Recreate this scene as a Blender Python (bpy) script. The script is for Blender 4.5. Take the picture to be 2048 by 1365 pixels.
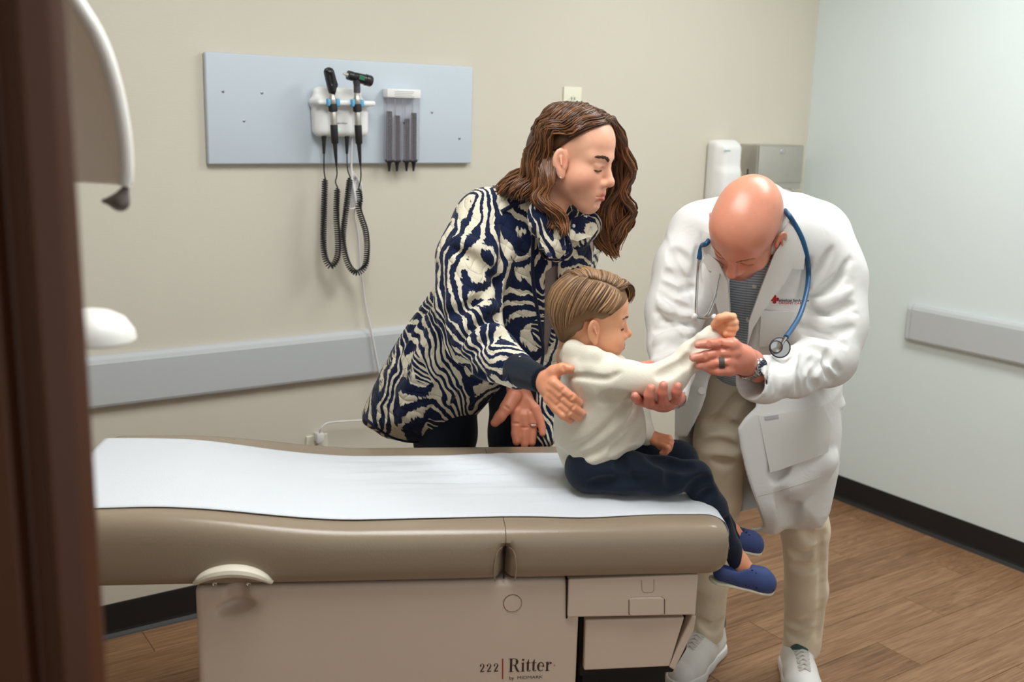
import bpy, bmesh, math, random
import numpy as np
from mathutils import Vector, Matrix
from mathutils.bvhtree import BVHTree
from mathutils.geometry import delaunay_2d_cdt

for o in list(bpy.data.objects): bpy.data.objects.remove(o)
SC = bpy.context.scene
COL = SC.collection
random.seed(7); RNG = np.random.default_rng(7)

# ------------------------------------------------------------------ camera (solved from the vanishing points)
FPX = 2090.0; PPX = np.array([1024.0, 682.5]); CZ = 1.55
def _ray(px, py): return np.array([px-PPX[0], py-PPX[1], FPX])
_v = _ray(757, 10280); _dn = _v/np.linalg.norm(_v)
_w = _ray(4200, 305); _w = _w-_dn*(_w@_dn); _wx = _w/np.linalg.norm(_w)
RM = np.stack([_wx, np.cross(-_dn, _wx), -_dn])           # world = RM @ cam(x right, y down, z forward)
_d = RM@_ray(1557, 952); _s = -CZ/_d[2]
CAM = np.array([-_d[0]*_s, -_d[1]*_s, CZ])
cam = bpy.data.cameras.new('camera'); camo = bpy.data.objects.new('camera', cam); COL.objects.link(camo)
m = Matrix.Identity(4)
for i in range(3):
    m[i][0] = RM[i, 0]; m[i][1] = -RM[i, 1]; m[i][2] = -RM[i, 2]; m[i][3] = CAM[i]
camo.matrix_world = m
cam.sensor_width = 36; cam.lens = FPX/2048*36; cam.clip_start = .02
cam.dof.use_dof = True; cam.dof.focus_distance = 2.42; cam.dof.aperture_fstop = 3.2
SC.camera = camo
# ------------------------------------------------------------------ world, lamps, exposure
SC.view_settings.view_transform = 'Standard'; SC.view_settings.look = 'None'
SC.view_settings.gamma = 1.0; SC.view_settings.use_curve_mapping = False
SC.view_settings.exposure = 0.1
world = bpy.data.worlds.new('world'); SC.world = world; world.use_nodes = True
world.node_tree.nodes['Background'].inputs[0].default_value = (.97, 1.0, 1.0, 1)
world.node_tree.nodes['Background'].inputs[1].default_value = .62
PANEL_STRENGTH = 13.5
PANELS = [(-.95, -1.45), (-2.65, -1.6)]               # centres of the two ceiling light panels (world x, y)

# ------------------------------------------------------------------ frames: local (a right, b away from the camera, z up) <-> world
FW = np.array([RM[0, 2], RM[1, 2], 0]); FW /= np.linalg.norm(FW)
AX = np.array([FW[1], -FW[0], 0])
YAW = math.atan2(AX[1], AX[0])
BASE = np.array([CAM[0], CAM[1], 0])
_L = np.stack([AX, FW, [0, 0, 1]])                      # local = _L @ (world-BASE)
def l2w(p): return BASE + np.asarray(p, float)@_L
def w2l(p): return (np.asarray(p, float)-BASE)@_L.T
def rayl(px, py): return _L@(RM@_ray(px, py))
def Q(px, py, b):                                       # pixel at local distance b
    d = rayl(px, py); return np.array([0, 0, CZ])+d*(b/d[1])
def QZ(px, py, z):
    d = rayl(px, py); return np.array([0, 0, CZ])+d*((z-CZ)/d[2])
def PW(px, py, **k):                                    # pixel on the world plane x=, y= or z=
    d = RM@_ray(px, py); (n, v), = k.items(); i = 'xyz'.index(n)
    return CAM+d*((v-CAM[i])/d[i])
def cdepth(p):                                          # depth along the optical axis of a local point
    return float(RM.T[2]@(l2w(p)-CAM))
def J(px, py, b, rpx):                                  # joint: local position and a radius given in photo pixels
    p = Q(px, py, b); return p, rpx*cdepth(p)/FPX

# ------------------------------------------------------------------ materials
def lin(c):
    return tuple(((v/255)/12.92 if v/255 <= .04045 else ((v/255+.055)/1.055)**2.4) for v in c)
class NT:
    def __init__(s, name):
        s.m = bpy.data.materials.new(name); s.m.use_nodes = True; s.t = s.m.node_tree; s.b = s.t.nodes['Principled BSDF']
    def n(s, typ, **k):
        x = s.t.nodes.new(typ)
        for a, v in k.items():
            if a.startswith('i_'):
                kk = a[2:]; kk = int(kk) if kk.isdigit() else kk.replace('_', ' ')
                x.inputs[kk].default_value = v
            else: setattr(x, a, v)
        return x
    def l(s, a, b): s.t.links.new(a, b)
def mat(name, col, rough=.6, metal=0, noise=0, nscale=8, bump=0, bscale=200, spec=.5, sss=0, coat=0, trans=0, alpha=1, ior=None, emit=None, sheen=0):
    t = NT(name); b = t.b; c = lin(col)+(1,)
    b.inputs['Base Color'].default_value = c; b.inputs['Roughness'].default_value = rough
    b.inputs['Metallic'].default_value = metal; b.inputs['Specular IOR Level'].default_value = spec
    b.inputs['Coat Weight'].default_value = coat; b.inputs['Sheen Weight'].default_value = sheen
    if sss:
        b.inputs['Subsurface Weight'].default_value = sss; b.inputs['Subsurface Radius'].default_value = (.012, .005, .003); b.inputs['Subsurface Scale'].default_value = 1
    if trans: b.inputs['Transmission Weight'].default_value = trans
    if alpha < 1: b.inputs['Alpha'].default_value = alpha
    if ior: b.inputs['IOR'].default_value = ior
    if emit:
        b.inputs['Emission Color'].default_value = lin(emit[0])+(1,); b.inputs['Emission Strength'].default_value = emit[1]
    tc = t.n('ShaderNodeTexCoord')
    if noise:
        nz = t.n('ShaderNodeTexNoise', i_Scale=nscale, i_Detail=4.0); t.l(tc.outputs['Object'], nz.inputs['Vector'])
        mr = t.n('ShaderNodeMapRange', i_3=1-noise, i_4=1+noise); t.l(nz.outputs[0], mr.inputs[0])
        mx = t.n('ShaderNodeVectorMath', operation='SCALE'); mx.inputs[0].default_value = c[:3]
        t.l(mr.outputs[0], mx.inputs['Scale']); t.l(mx.outputs[0], b.inputs['Base Color'])
    if bump:
        nz = t.n('ShaderNodeTexNoise', i_Scale=bscale, i_Detail=3.0); t.l(tc.outputs['Object'], nz.inputs['Vector'])
        bp = t.n('ShaderNodeBump', i_Strength=bump, i_Distance=.002); t.l(nz.outputs[0], bp.inputs['Height']); t.l(bp.outputs[0], b.inputs['Normal'])
    return t.m

# ------------------------------------------------------------------ object helpers
def tag(o, label=None, cat=None, group=None, kind=None):
    if label: o['label'] = label
    if cat: o['category'] = cat
    if group: o['group'] = group
    if kind: o['kind'] = kind
    return o
def empty(name, loc, rz=0):
    o = bpy.data.objects.new(name, None); COL.objects.link(o); o.empty_display_size = .05
    o.matrix_world = Matrix.Translation(Vector(loc))@Matrix.Rotation(rz, 4, 'Z'); return o
def link(name, me, material, parent=None, smooth=False):
    if material is not None: me.materials.append(material)
    if smooth: me.polygons.foreach_set('use_smooth', np.ones(len(me.polygons), bool))
    o = bpy.data.objects.new(name, me); COL.objects.link(o)
    if parent is not None:
        o.parent = parent
        if parent.type == 'EMPTY': o.matrix_parent_inverse = parent.matrix_world.inverted()
    return o
def mesh_np(name, V, F):
    """V (n,3) world coordinates, F list/array of quads or triangles"""
    me = bpy.data.meshes.new(name); V = np.asarray(V, np.float32)
    if isinstance(F, np.ndarray):
        n = len(F); k = F.shape[1]
        me.vertices.add(len(V)); me.vertices.foreach_set('co', V.ravel())
        me.loops.add(n*k); me.loops.foreach_set('vertex_index', F.astype(np.int32).ravel())
        me.polygons.add(n); me.polygons.foreach_set('loop_start', np.arange(n, dtype=np.int32)*k)
        me.update(calc_edges=True)
    else:
        me.from_pydata([tuple(map(float, v)) for v in V], [], [tuple(map(int, f)) for f in F]); me.update()
    return me
class MB:
    """collects pieces in any frame; xf maps points to world"""
    def __init__(s, xf=None): s.v = []; s.f = []; s.n = 0; s.xf = xf
    def raw(s, V, F):
        V = np.asarray(V, float)
        s.f += [tuple(i+s.n for i in f) for f in F]; s.v.append(V); s.n += len(V); return s
    def box(s, lo, hi, bev=0, M=None, seg=2):
        bm = bmesh.new(); bmesh.ops.create_cube(bm, size=1)
        lo = np.array(lo, float); hi = np.array(hi, float)
        for v in bm.verts: v.co = Vector((lo+hi)/2+np.array(v.co)*(hi-lo))
        if bev: bmesh.ops.bevel(bm, geom=list(bm.edges), offset=bev, segments=seg, affect='EDGES', profile=.5)
        bm.verts.index_update()
        V = np.array([v.co[:] for v in bm.verts]); F = [[v.index for v in f.verts] for f in bm.faces]; bm.free()
        if M is not None: V = V@np.array(M)[:3, :3].T+np.array(M)[:3, 3]
        return s.raw(V, F)
    def tube(s, pts, r, sides=8, caps=True, flat=None):
        pts = np.asarray(pts, float); n = len(pts); r = np.broadcast_to(np.asarray(r, float), (n,))
        T = np.gradient(pts, axis=0); T /= np.linalg.norm(T, axis=1)[:, None]+1e-12
        ref = np.array([0, 0, 1.]) if abs(T[0][2]) < .9 else np.array([1., 0, 0])
        N = np.cross(T[0], ref); N /= np.linalg.norm(N)
        V = []
        for i in range(n):
            N = N-T[i]*(N@T[i]); N /= np.linalg.norm(N)+1e-12; B = np.cross(T[i], N)
            for k in range(sides):
                a = 2*math.pi*k/sides; V.append(pts[i]+r[i]*(math.cos(a)*N+math.sin(a)*B*(flat or 1)))
        F = [(i*sides+k, i*sides+(k+1) % sides, (i+1)*sides+(k+1) % sides, (i+1)*sides+k) for i in range(n-1) for k in range(sides)]
        if caps: F += [tuple(range(sides))[::-1], tuple((n-1)*sides+k for k in range(sides))]
        return s.raw(V, F)
    def lathe(s, prof, o=(0, 0, 0), ax=(0, 0, 1), sides=24, sc=(1, 1), ring=False):
        """prof: (radius, height) pairs along ax from o"""
        ax = np.array(ax, float); ax /= np.linalg.norm(ax); ref = np.array([0, 0, 1.]) if abs(ax[2]) < .9 else np.array([1., 0, 0])
        N = np.cross(ax, ref); N /= np.linalg.norm(N); B = np.cross(ax, N); V = []
        for r, h in prof:
            for k in range(sides):
                a = 2*math.pi*k/sides; V.append(np.array(o)+ax*h+r*(math.cos(a)*N*sc[0]+math.sin(a)*B*sc[1]))
        n = len(prof)
        F = [(i*sides+k, i*sides+(k+1) % sides, ((i+1) % n)*sides+(k+1) % sides, ((i+1) % n)*sides+k) for i in range(n if ring else n-1) for k in range(sides)]
        if not ring: F += [tuple(range(sides))[::-1], tuple((n-1)*sides+k for k in range(sides))]
        return s.raw(V, F)
    def prism(s, poly, ext, o, ux, uy, uz):
        """2-D polygon in ux,uy extruded from 0 to ext along uz"""
        o, ux, uy, uz = (np.array(q, float) for q in (o, ux, uy, uz)); n = len(poly)
        V = [o+ux*p[0]+uy*p[1] for p in poly]+[o+ux*p[0]+uy*p[1]+uz*ext for p in poly]
        F = [tuple(range(n))[::-1], tuple(range(n, 2*n))]+[(i, (i+1) % n, n+(i+1) % n, n+i) for i in range(n)]
        return s.raw(V, F)
    def build(s, name, material, parent=None, smooth=False, bevel=0):
        V = np.concatenate(s.v)
        if s.xf is not None: V = s.xf(V)
        me = mesh_np(name, V, s.f); bm = bmesh.new(); bm.from_mesh(me)
        bmesh.ops.recalc_face_normals(bm, faces=bm.faces); bm.to_mesh(me); bm.free()
        o = link(name, me, material, parent, False)
        if smooth:
            me.polygons.foreach_set('use_smooth', np.ones(len(me.polygons), bool))
            try: me.set_sharp_from_angle(angle=math.radians(40))
            except Exception: pass
        if bevel:
            b = o.modifiers.new('bevel', 'BEVEL'); b.width = bevel; b.segments = 2; b.limit_method = 'ANGLE'
        return o
def spline(pts, n):
    """Catmull-Rom through the points"""
    P = np.asarray(pts, float); P = np.vstack([2*P[0]-P[1], P, 2*P[-1]-P[-2]]); m_ = len(P)-3
    out = []
    for t in np.linspace(0, m_-1e-6, n):
        i = int(t); u = t-i; a, b, c, d = P[i:i+4]
        out.append(.5*((2*b)+(-a+c)*u+(2*a-5*b+4*c-d)*u*u+(-a+3*b-3*c+d)*u**3))
    return np.array(out)
def text_mesh(body, size, bold=0.):
    cu = bpy.data.curves.new('t', 'FONT'); cu.body = body; cu.size = size; cu.extrude = 0; cu.align_x = 'LEFT'; cu.offset = bold
    o = bpy.data.objects.new('t', cu); COL.objects.link(o); dg = bpy.context.evaluated_depsgraph_get()
    me = bpy.data.meshes.new_from_object(o.evaluated_get(dg)); bpy.data.objects.remove(o); bpy.data.curves.remove(cu)
    V = np.array([v.co[:] for v in me.vertices]); F = [tuple(p.vertices) for p in me.polygons]; bpy.data.meshes.remove(me)
    return V, F
# ================================================================== implicit-surface toolkit (one continuous skin per body or garment)
def unit(v): v = np.asarray(v, float); return v/(np.linalg.norm(v)+1e-12)
class Field:
    def __init__(s, lo, hi, h):
        s.lo = np.array(lo, float); s.h = h; s.n = np.ceil((np.array(hi)-s.lo)/h).astype(int)+1
        s.ax = [(s.lo[i]+h*np.arange(s.n[i])).astype(np.float32) for i in range(3)]
        s.D = np.full(tuple(s.n), .5, np.float32); s.fold = .6; s.fk = .02
    def sl(s, lo, hi, m_):
        i0 = np.clip(np.floor((np.asarray(lo)-m_-s.lo)/s.h).astype(int), 0, s.n); i1 = np.clip(np.ceil((np.asarray(hi)+m_-s.lo)/s.h).astype(int)+1, 0, s.n)
        return tuple(slice(a, b) for a, b in zip(i0, i1))
    def apply(s, fn, lo, hi, k=0., op='u'):
        sl = s.sl(lo, hi, max(k, .0)+.03)
        if any(q.stop <= q.start for q in sl): return s
        X = s.ax[0][sl[0]][:, None, None]; Y = s.ax[1][sl[1]][None, :, None]; Z = s.ax[2][sl[2]][None, None, :]
        d = fn(X, Y, Z).astype(np.float32); e = s.D[sl]
        if op == 'i': d = np.maximum(d, e); s.D[sl] = d; return s
        if op == 's':
            d = -d
            if k > 0:
                hh = np.maximum(k-np.abs(d-e), 0)/k; s.D[sl] = np.maximum(d, e)+hh*hh*k*.25
            else: s.D[sl] = np.maximum(d, e)
            return s
        if k > 0:
            hh = np.maximum(k-np.abs(d-e), 0)/k; s.D[sl] = np.minimum(d, e)-hh*hh*k*.25
        else: s.D[sl] = np.minimum(d, e)
        return s
    def cone(s, a, b, ra, rb, k=.01, op='u', flat=None):
        """rounded cone; flat=(direction, f): squeezed by f along that direction"""
        a = np.asarray(a, float); b = np.asarray(b, float); ba = b-a; L2 = float(ba@ba)+1e-12
        def fn(X, Y, Z):
            px, py, pz = X-a[0], Y-a[1], Z-a[2]
            t = np.clip((px*ba[0]+py*ba[1]+pz*ba[2])/L2, 0, 1)
            vx, vy, vz = px-t*ba[0], py-t*ba[1], pz-t*ba[2]
            q = vx*vx+vy*vy+vz*vz
            if flat is not None:
                n = unit(flat[0]); w = vx*n[0]+vy*n[1]+vz*n[2]; q = q+(flat[1]**2-1)*w*w
            return np.sqrt(q)-(ra+(rb-ra)*t)
        R_ = max(ra, rb)*(1 if flat is None else max(1, 1/flat[1]))
        return s.apply(fn, np.minimum(a, b)-R_, np.maximum(a, b)+R_, k, op)
    def chain(s, js, k=.01, op='u', flat=None):
        for (a, ra), (b, rb) in zip(js[:-1], js[1:]): s.cone(a, b, ra, rb, k, op, flat)
        return s
    def ball(s, c, r, k=.01, op='u'): return s.cone(c, np.asarray(c, float)+1e-6, r, r, k, op)
    def ell(s, c, r, M=None, k=.01, op='u'):
        c = np.asarray(c, float); r = np.asarray(r, float); M = np.eye(3) if M is None else np.asarray(M, float)   # rows of M: the ellipsoid's axes
        def fn(X, Y, Z):
            px, py, pz = X-c[0], Y-c[1], Z-c[2]
            u = [M[i, 0]*px+M[i, 1]*py+M[i, 2]*pz for i in range(3)]
            k0 = np.sqrt(sum((u[i]/r[i])**2 for i in range(3)))+1e-9; k1 = np.sqrt(sum((u[i]/r[i]**2)**2 for i in range(3)))+1e-9
            return k0*(k0-1)/k1
        R_ = np.abs(M.T)@r
        return s.apply(fn, c-R_, c+R_, k, op)
    def box(s, lo, hi, rad=.005, k=0., op='u', M=None, o=(0, 0, 0)):
        lo = np.asarray(lo, float); hi = np.asarray(hi, float); c = (lo+hi)/2; e = (hi-lo)/2-rad; M = np.eye(3) if M is None else M; o = np.asarray(o, float)
        def fn(X, Y, Z):
            px, py, pz = X-o[0], Y-o[1], Z-o[2]
            q = [np.abs(M[i, 0]*px+M[i, 1]*py+M[i, 2]*pz-c[i])-e[i] for i in range(3)]
            return np.sqrt(sum(np.maximum(v, 0)**2 for v in q))+np.minimum(np.maximum(np.maximum(q[0], q[1]), q[2]), 0)-rad
        cs = np.array([[x, y, z] for x in (lo[0], hi[0]) for y in (lo[1], hi[1]) for z in (lo[2], hi[2])])@M+o
        return s.apply(fn, cs.min(0), cs.max(0), k, op)
    def pillow(s, poly, plane, R_, Hh, k=.01, op='u', prism=None, smooth_n=0, off=0.):
        """body whose outline (photo pixels) lies on a plane; plane=(b0, z0, slope_z, slope_a) : b = b0+slope_z*(z-z0)+slope_a*a
        R_: rounding radius from the outline, Hh: half depth; prism=(w0,w1): plain extrusion instead"""
        b0, z0, sz, sa = plane
        P3 = []
        for px, py in poly:
            d = rayl(px, py); t = (b0+sz*(CZ-z0))/(d[1]-sz*d[2]-sa*d[0]); P3.append(np.array([0, 0, CZ])+d*t)
        P3 = np.array(P3)
        if smooth_n: 
            cl = spline(np.vstack([P3, P3[:1]]), smooth_n); P3 = cl[:-1]
        U = P3[:, [0, 2]]
        lo2 = U.min(0)-.08; hi2 = U.max(0)+.08; hh = s.h
        nu = np.ceil((hi2-lo2)/hh).astype(int)+1
        gu = (lo2[0]+hh*np.arange(nu[0]))[:, None]; gv = (lo2[1]+hh*np.arange(nu[1]))[None, :]
        dist = np.full((nu[0], nu[1]), 9.); ins = np.zeros((nu[0], nu[1]), bool); n = len(U)
        for i in range(n):
            a = U[i]; b = U[(i+1) % n]; e = b-a; L = e@e+1e-12
            t = np.clip(((gu-a[0])*e[0]+(gv-a[1])*e[1])/L, 0, 1)
            dist = np.minimum(dist, np.hypot(gu-a[0]-t*e[0], gv-a[1]-t*e[1]))
            c = ((a[1] > gv) != (b[1] > gv)) & (gu < (b[0]-a[0])*(gv-a[1])/(b[1]-a[1]+1e-12)+a[0]); ins ^= c
        T = np.where(ins, dist, -dist).astype(np.float32)+off
        cf = 1/math.sqrt(1+sz*sz+sa*sa)
        def fn(X, Y, Z):
            iu = np.clip((X[:, 0, 0]-lo2[0])/hh, 0, nu[0]-1.001); iv = np.clip((Z[0, 0, :]-lo2[1])/hh, 0, nu[1]-1.001)
            a0 = iu.astype(int); fu = (iu-a0)[:, None]; b0_ = iv.astype(int); fv = (iv-b0_)[None, :]
            t = T[a0][:, b0_]*(1-fu)*(1-fv)+T[a0+1][:, b0_]*fu*(1-fv)+T[a0][:, b0_+1]*(1-fu)*fv+T[a0+1][:, b0_+1]*fu*fv
            t = t[:, None, :]; w = (Y-(b0+sz*(Z-z0)+sa*X))*cf
            if prism is not None: return np.maximum(np.maximum(-t+0*w, w-prism[1]), prism[0]-w)
            q = np.maximum(R_-t, 0); wr = w*(R_/Hh)
            return np.sqrt(q*q+wr*wr)-R_
        hb = Hh if prism is None else max(abs(prism[0]), abs(prism[1]))
        hb = hb/cf
        lo = np.array([U[:, 0].min(), P3[:, 1].min()-hb, U[:, 1].min()]); hi = np.array([U[:, 0].max(), P3[:, 1].max()+hb, U[:, 1].max()])
        return s.apply(fn, lo, hi, k, op)
    def shell(s, t, mask=None):
        d = np.maximum(s.D, -(s.D+t))
        if mask is None: s.D = d
        else:
            m_ = mask(s.ax[0][:, None, None], s.ax[1][None, :, None], s.ax[2][None, None, :]); s.D = np.where(np.broadcast_to(m_, s.D.shape), d, s.D)
        return s
    def sample(s, P_):
        q = (np.asarray(P_)-s.lo)/s.h; q = np.clip(q, 0, s.n-1.001); i = q.astype(int); f = q-i; r = 0
        for dx in (0, 1):
            for dy in (0, 1):
                for dz in (0, 1):
                    w = (f[:, 0] if dx else 1-f[:, 0])*(f[:, 1] if dy else 1-f[:, 1])*(f[:, 2] if dz else 1-f[:, 2])
                    r = r+w*s.D[i[:, 0]+dx, i[:, 1]+dy, i[:, 2]+dz]
        return r
    def hit(s, px, py):
        """first surface point seen from the camera through a pixel (local frame)"""
        d = rayl(px, py); d = d/d[1]; b = np.arange(s.ax[1][0], s.ax[1][-1], s.h*.5)
        P_ = np.array([0, 0, CZ])+b[:, None]*d
        ok = ((P_ >= s.lo) & (P_ <= s.lo+s.h*(s.n-1))).all(1)
        v = np.where(ok, s.sample(P_), 1); i = np.argmax(v < 0)
        if v[i] >= 0: return None
        return P_[i]
    def crease(s, pts, r=.006, depth=.003, op='s', k=None, n=None):
        """fold drawn along photo pixels on the visible surface; op 's' groove, 'u' ridge"""
        P_ = spline(np.array(pts, float), n or max(3, 4*len(pts))) if len(pts) > 2 else np.linspace(np.array(pts[0], float), np.array(pts[1], float), n or 6)
        h3 = [(i, s.hit(*p)) for i, p in enumerate(P_)]; N_ = len(P_)
        h3 = [(i, q) for i, q in h3 if q is not None]
        depth = depth*s.fold; k = s.fk if k is None else k
        for (i, a), (j, b) in zip(h3[:-1], h3[1:]):
            if j != i+1 or np.linalg.norm(a-b) > .06: continue
            fa = math.sin(math.pi*(i+.5)/N_)**.5; fb = math.sin(math.pi*(j+.5)/N_)**.5
            va = -unit(a-np.array([0, 0, CZ])); sg = 1 if op == 's' else -1
            oa = a+va*(r*fa-depth*fa)*sg; ob = b+va*(r*fb-depth*fb)*sg
            s.cone(oa, ob, r*fa, r*fb, k, op)
        return s
    def mesh(s, smooth=1):
        D = s.D; S = D < 0; nx, ny, nz = D.shape
        c = np.zeros((nx-1, ny-1, nz-1), np.uint8)
        for dx in (0, 1):
            for dy in (0, 1):
                for dz in (0, 1): c += S[dx:nx-1+dx, dy:ny-1+dy, dz:nz-1+dz]
        act = np.argwhere((c > 0) & (c < 8)); idx = np.full(c.shape, -1, np.int32); idx[act[:, 0], act[:, 1], act[:, 2]] = np.arange(len(act))
        acc = np.zeros((len(act), 3)); cnt = np.zeros(len(act))
        cor = [(0, 0, 0), (1, 0, 0), (0, 1, 0), (1, 1, 0), (0, 0, 1), (1, 0, 1), (0, 1, 1), (1, 1, 1)]
        val = [D[act[:, 0]+q[0], act[:, 1]+q[1], act[:, 2]+q[2]] for q in cor]
        for i in range(8):
            for j in range(i+1, 8):
                df = [abs(cor[i][t]-cor[j][t]) for t in range(3)]
                if sum(df) != 1: continue
                a, b = val[i], val[j]; mk = (a < 0) != (b < 0); t = np.where(mk, a/(a-b+1e-20), 0)
                for q in range(3): acc[:, q] += np.where(mk, cor[i][q]+(cor[j][q]-cor[i][q])*t, 0)
                cnt += mk
        V = s.lo+s.h*(act+acc/cnt[:, None]); F = []
        for axis in range(3):
            sh = [slice(None)]*3; sh2 = [slice(None)]*3; sh[axis] = slice(0, -1); sh2[axis] = slice(1, None)
            e = np.argwhere(S[tuple(sh)] != S[tuple(sh2)]); u, v = [(1, 2), (2, 0), (0, 1)][axis]
            ok = (e[:, u] > 0) & (e[:, v] > 0) & (e[:, u] < D.shape[u]-1) & (e[:, v] < D.shape[v]-1); e = e[ok]
            fl = S[tuple(e.T)]; q = []
            for du, dv in ((0, 0), (1, 0), (1, 1), (0, 1)):
                g = e.copy(); g[:, u] -= 1-du; g[:, v] -= 1-dv; q.append(idx[tuple(g.T)])
            q = np.stack(q, 1); q = np.where(fl[:, None], q, q[:, ::-1]); F.append(q)
        F = np.concatenate(F); F = F[(F >= 0).all(1)]
        for _ in range(smooth):
            sm = np.zeros_like(V); ct = np.zeros(len(V))
            for k in range(4):
                a = F[:, k]; b = F[:, (k+1) % 4]
                for q in range(3): sm[:, q] += np.bincount(a, V[b, q], len(V))+np.bincount(b, V[a, q], len(V))
                ct += np.bincount(a, minlength=len(V))+np.bincount(b, minlength=len(V))
            V = V*.5+.5*sm/np.maximum(ct, 1)[:, None]
        return V, F
def skin_obj(name, parts, material, parent, tolocal=True):
    """parts: list of (V local frame, F); linked as one smooth mesh"""
    V = []; F = []; n = 0
    for v, f in parts: V.append(v); F.append(f+n); n += len(v)
    V = np.concatenate(V); me = mesh_np(name, l2w(V) if tolocal else V, np.concatenate(F))
    return link(name, me, material, parent, True), V
def color_attr(o, C):
    ca = o.data.color_attributes.new('tint', 'FLOAT_COLOR', 'POINT'); q = np.ones((len(C), 4), np.float32); q[:, :3] = C; ca.data.foreach_set('color', q.ravel())
def bvh_of(o): 
    me = o.data; V = np.empty(len(me.vertices)*3, np.float32); me.vertices.foreach_get('co', V); V = V.reshape(-1, 3)
    return BVHTree.FromPolygons([Vector(v) for v in V], [tuple(p.vertices) for p in me.polygons])
def cast(bvh, px, py):
    d = Vector(RM@_ray(px, py)).normalized(); return bvh.ray_cast(Vector(CAM), d)
def patch(poly, bvh, off=.004, thick=.003, step=7, maxjump=.05):
    """cloth piece outlined in photo pixels, laid on a garment's surface (world), with thickness"""
    P_ = []; n = len(poly)
    for i in range(n):
        a = np.array(poly[i], float); b = np.array(poly[(i+1) % n], float); k = max(1, int(np.linalg.norm(b-a)/step))
        P_ += [a+(b-a)*j/k for j in range(k)]
    nb = len(P_); A_ = np.array(poly); 
    xs = np.arange(A_[:, 0].min()+step/2, A_[:, 0].max(), step); ys = np.arange(A_[:, 1].min()+step/2, A_[:, 1].max(), step)
    def dist(p):
        m_ = 1e9
        for i in range(nb):
            a, b = P_[i], P_[(i+1) % nb]; e = b-a; t = np.clip((p-a)@e/(e@e+1e-9), 0, 1); m_ = min(m_, np.linalg.norm(p-a-t*e))
        return m_
    pts = [Vector(p) for p in P_]
    for x in xs:
        for y in ys:
            if dist(np.array((x, y))) > step*.45: pts.append(Vector((x, y)))
    r = delaunay_2d_cdt(pts, [], [list(range(nb))], 1, 1e-4); V2, F = r[0], r[2]
    H3 = []; prev = None
    for v in V2:
        h = cast(bvh, v[0], v[1]); H3.append((np.array(h[0]), np.array(h[1])) if h[0] is not None else None)
    good = [q for q in H3 if q is not None]; med = np.median([np.linalg.norm(q[0]-CAM) for q in good])
    T, Bt = [], []
    for v, q in zip(V2, H3):
        d = unit(RM@_ray(v[0], v[1]))
        if q is None or abs(np.linalg.norm(q[0]-CAM)-med) > maxjump: p = CAM+d*med; nn = -d
        else: p, nn = q; nn = nn if nn@d < 0 else -nn
        nn = unit(nn*.5-d*.5); T.append(p+nn*(off+thick)); Bt.append(p+nn*off*.2)
    m_ = len(T); ed = {}
    for f in F:
        for i in range(len(f)): ed[(f[i], f[(i+1) % len(f)])] = 1
    FF = [tuple(f) for f in F]+[tuple(q+m_ for q in f[::-1]) for f in F]
    FF += [(b, a, a+m_, b+m_) for (a, b) in ed if (b, a) not in ed]
    return np.array(T+Bt), FF
def patch_obj(name, poly, bvh, material, parent, smooth=True, **k):
    return MB().raw(*patch(poly, bvh, **k)).build(name, material, parent, smooth=smooth)
def line_on(bvh, pts, off=.002, n=None):
    P_ = spline(np.array(pts, float), n or len(pts)*6) if len(pts) > 2 else np.linspace(np.array(pts[0], float), np.array(pts[1], float), n or 8)
    out = []
    for p in P_:
        h = cast(bvh, *p)
        if h[0] is None: continue
        d = unit(RM@_ray(*p)); out.append(np.array(h[0])-d*off)
    return np.array(out)
# ================================================================== THE ROOM
def wall_mat(name, col):
    t = NT(name); tc = t.n('ShaderNodeTexCoord'); t.b.inputs['Roughness'].default_value = .75; t.b.inputs['Specular IOR Level'].default_value = .25
    nz = t.n('ShaderNodeTexNoise', i_Scale=3.0, i_Detail=3.0); t.l(tc.outputs['Object'], nz.inputs[0])
    w1 = t.n('ShaderNodeTexWave', i_Scale=90.0, i_Distortion=1.5, i_Detail=2.0); w1.bands_direction = 'Z'; t.l(tc.outputs['Object'], w1.inputs[0])
    n2 = t.n('ShaderNodeTexNoise', i_Scale=260.0, i_Detail=2.0); t.l(tc.outputs['Object'], n2.inputs[0])
    ad = t.n('ShaderNodeMath', operation='ADD'); t.l(w1.outputs[1], ad.inputs[0]); t.l(n2.outputs[0], ad.inputs[1])
    mr = t.n('ShaderNodeMapRange', i_1=0.0, i_2=2.0, i_3=.965, i_4=1.03); t.l(ad.outputs[0], mr.inputs[0])
    mr2 = t.n('ShaderNodeMapRange', i_3=.98, i_4=1.02); t.l(nz.outputs[0], mr2.inputs[0])
    mm = t.n('ShaderNodeMath', operation='MULTIPLY'); t.l(mr.outputs[0], mm.inputs[0]); t.l(mr2.outputs[0], mm.inputs[1])
    vs = t.n('ShaderNodeVectorMath', operation='SCALE'); vs.inputs[0].default_value = lin(col); t.l(mm.outputs[0], vs.inputs['Scale'])
    t.l(vs.outputs[0], t.b.inputs['Base Color'])
    bp = t.n('ShaderNodeBump', i_Strength=.15, i_Distance=.001); t.l(ad.outputs[0], bp.inputs['Height']); t.l(bp.outputs[0], t.b.inputs['Normal'])
    return t.m
M_wall = wall_mat('beige_wallcovering', (212, 206, 191)); M_wall2 = wall_mat('pale_wall_tone', (222, 232, 231))  # right wall: same texture in a paler, cooler base colour
M_ceil = mat('ceiling_tile', (236, 234, 226), .9, noise=.03, nscale=40)
M_black = mat('black_vinyl', (26, 26, 27), .5, noise=.1)
M_rail = mat('grey_vinyl_guard', (190, 194, 196), .55, bump=.08, bscale=500)
M_white = mat('white_plastic', (232, 232, 228), .35)
M_brown = mat('brown_door_paint', (88, 48, 25), .42, noise=.05, nscale=6, bump=.05, bscale=120)
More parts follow.
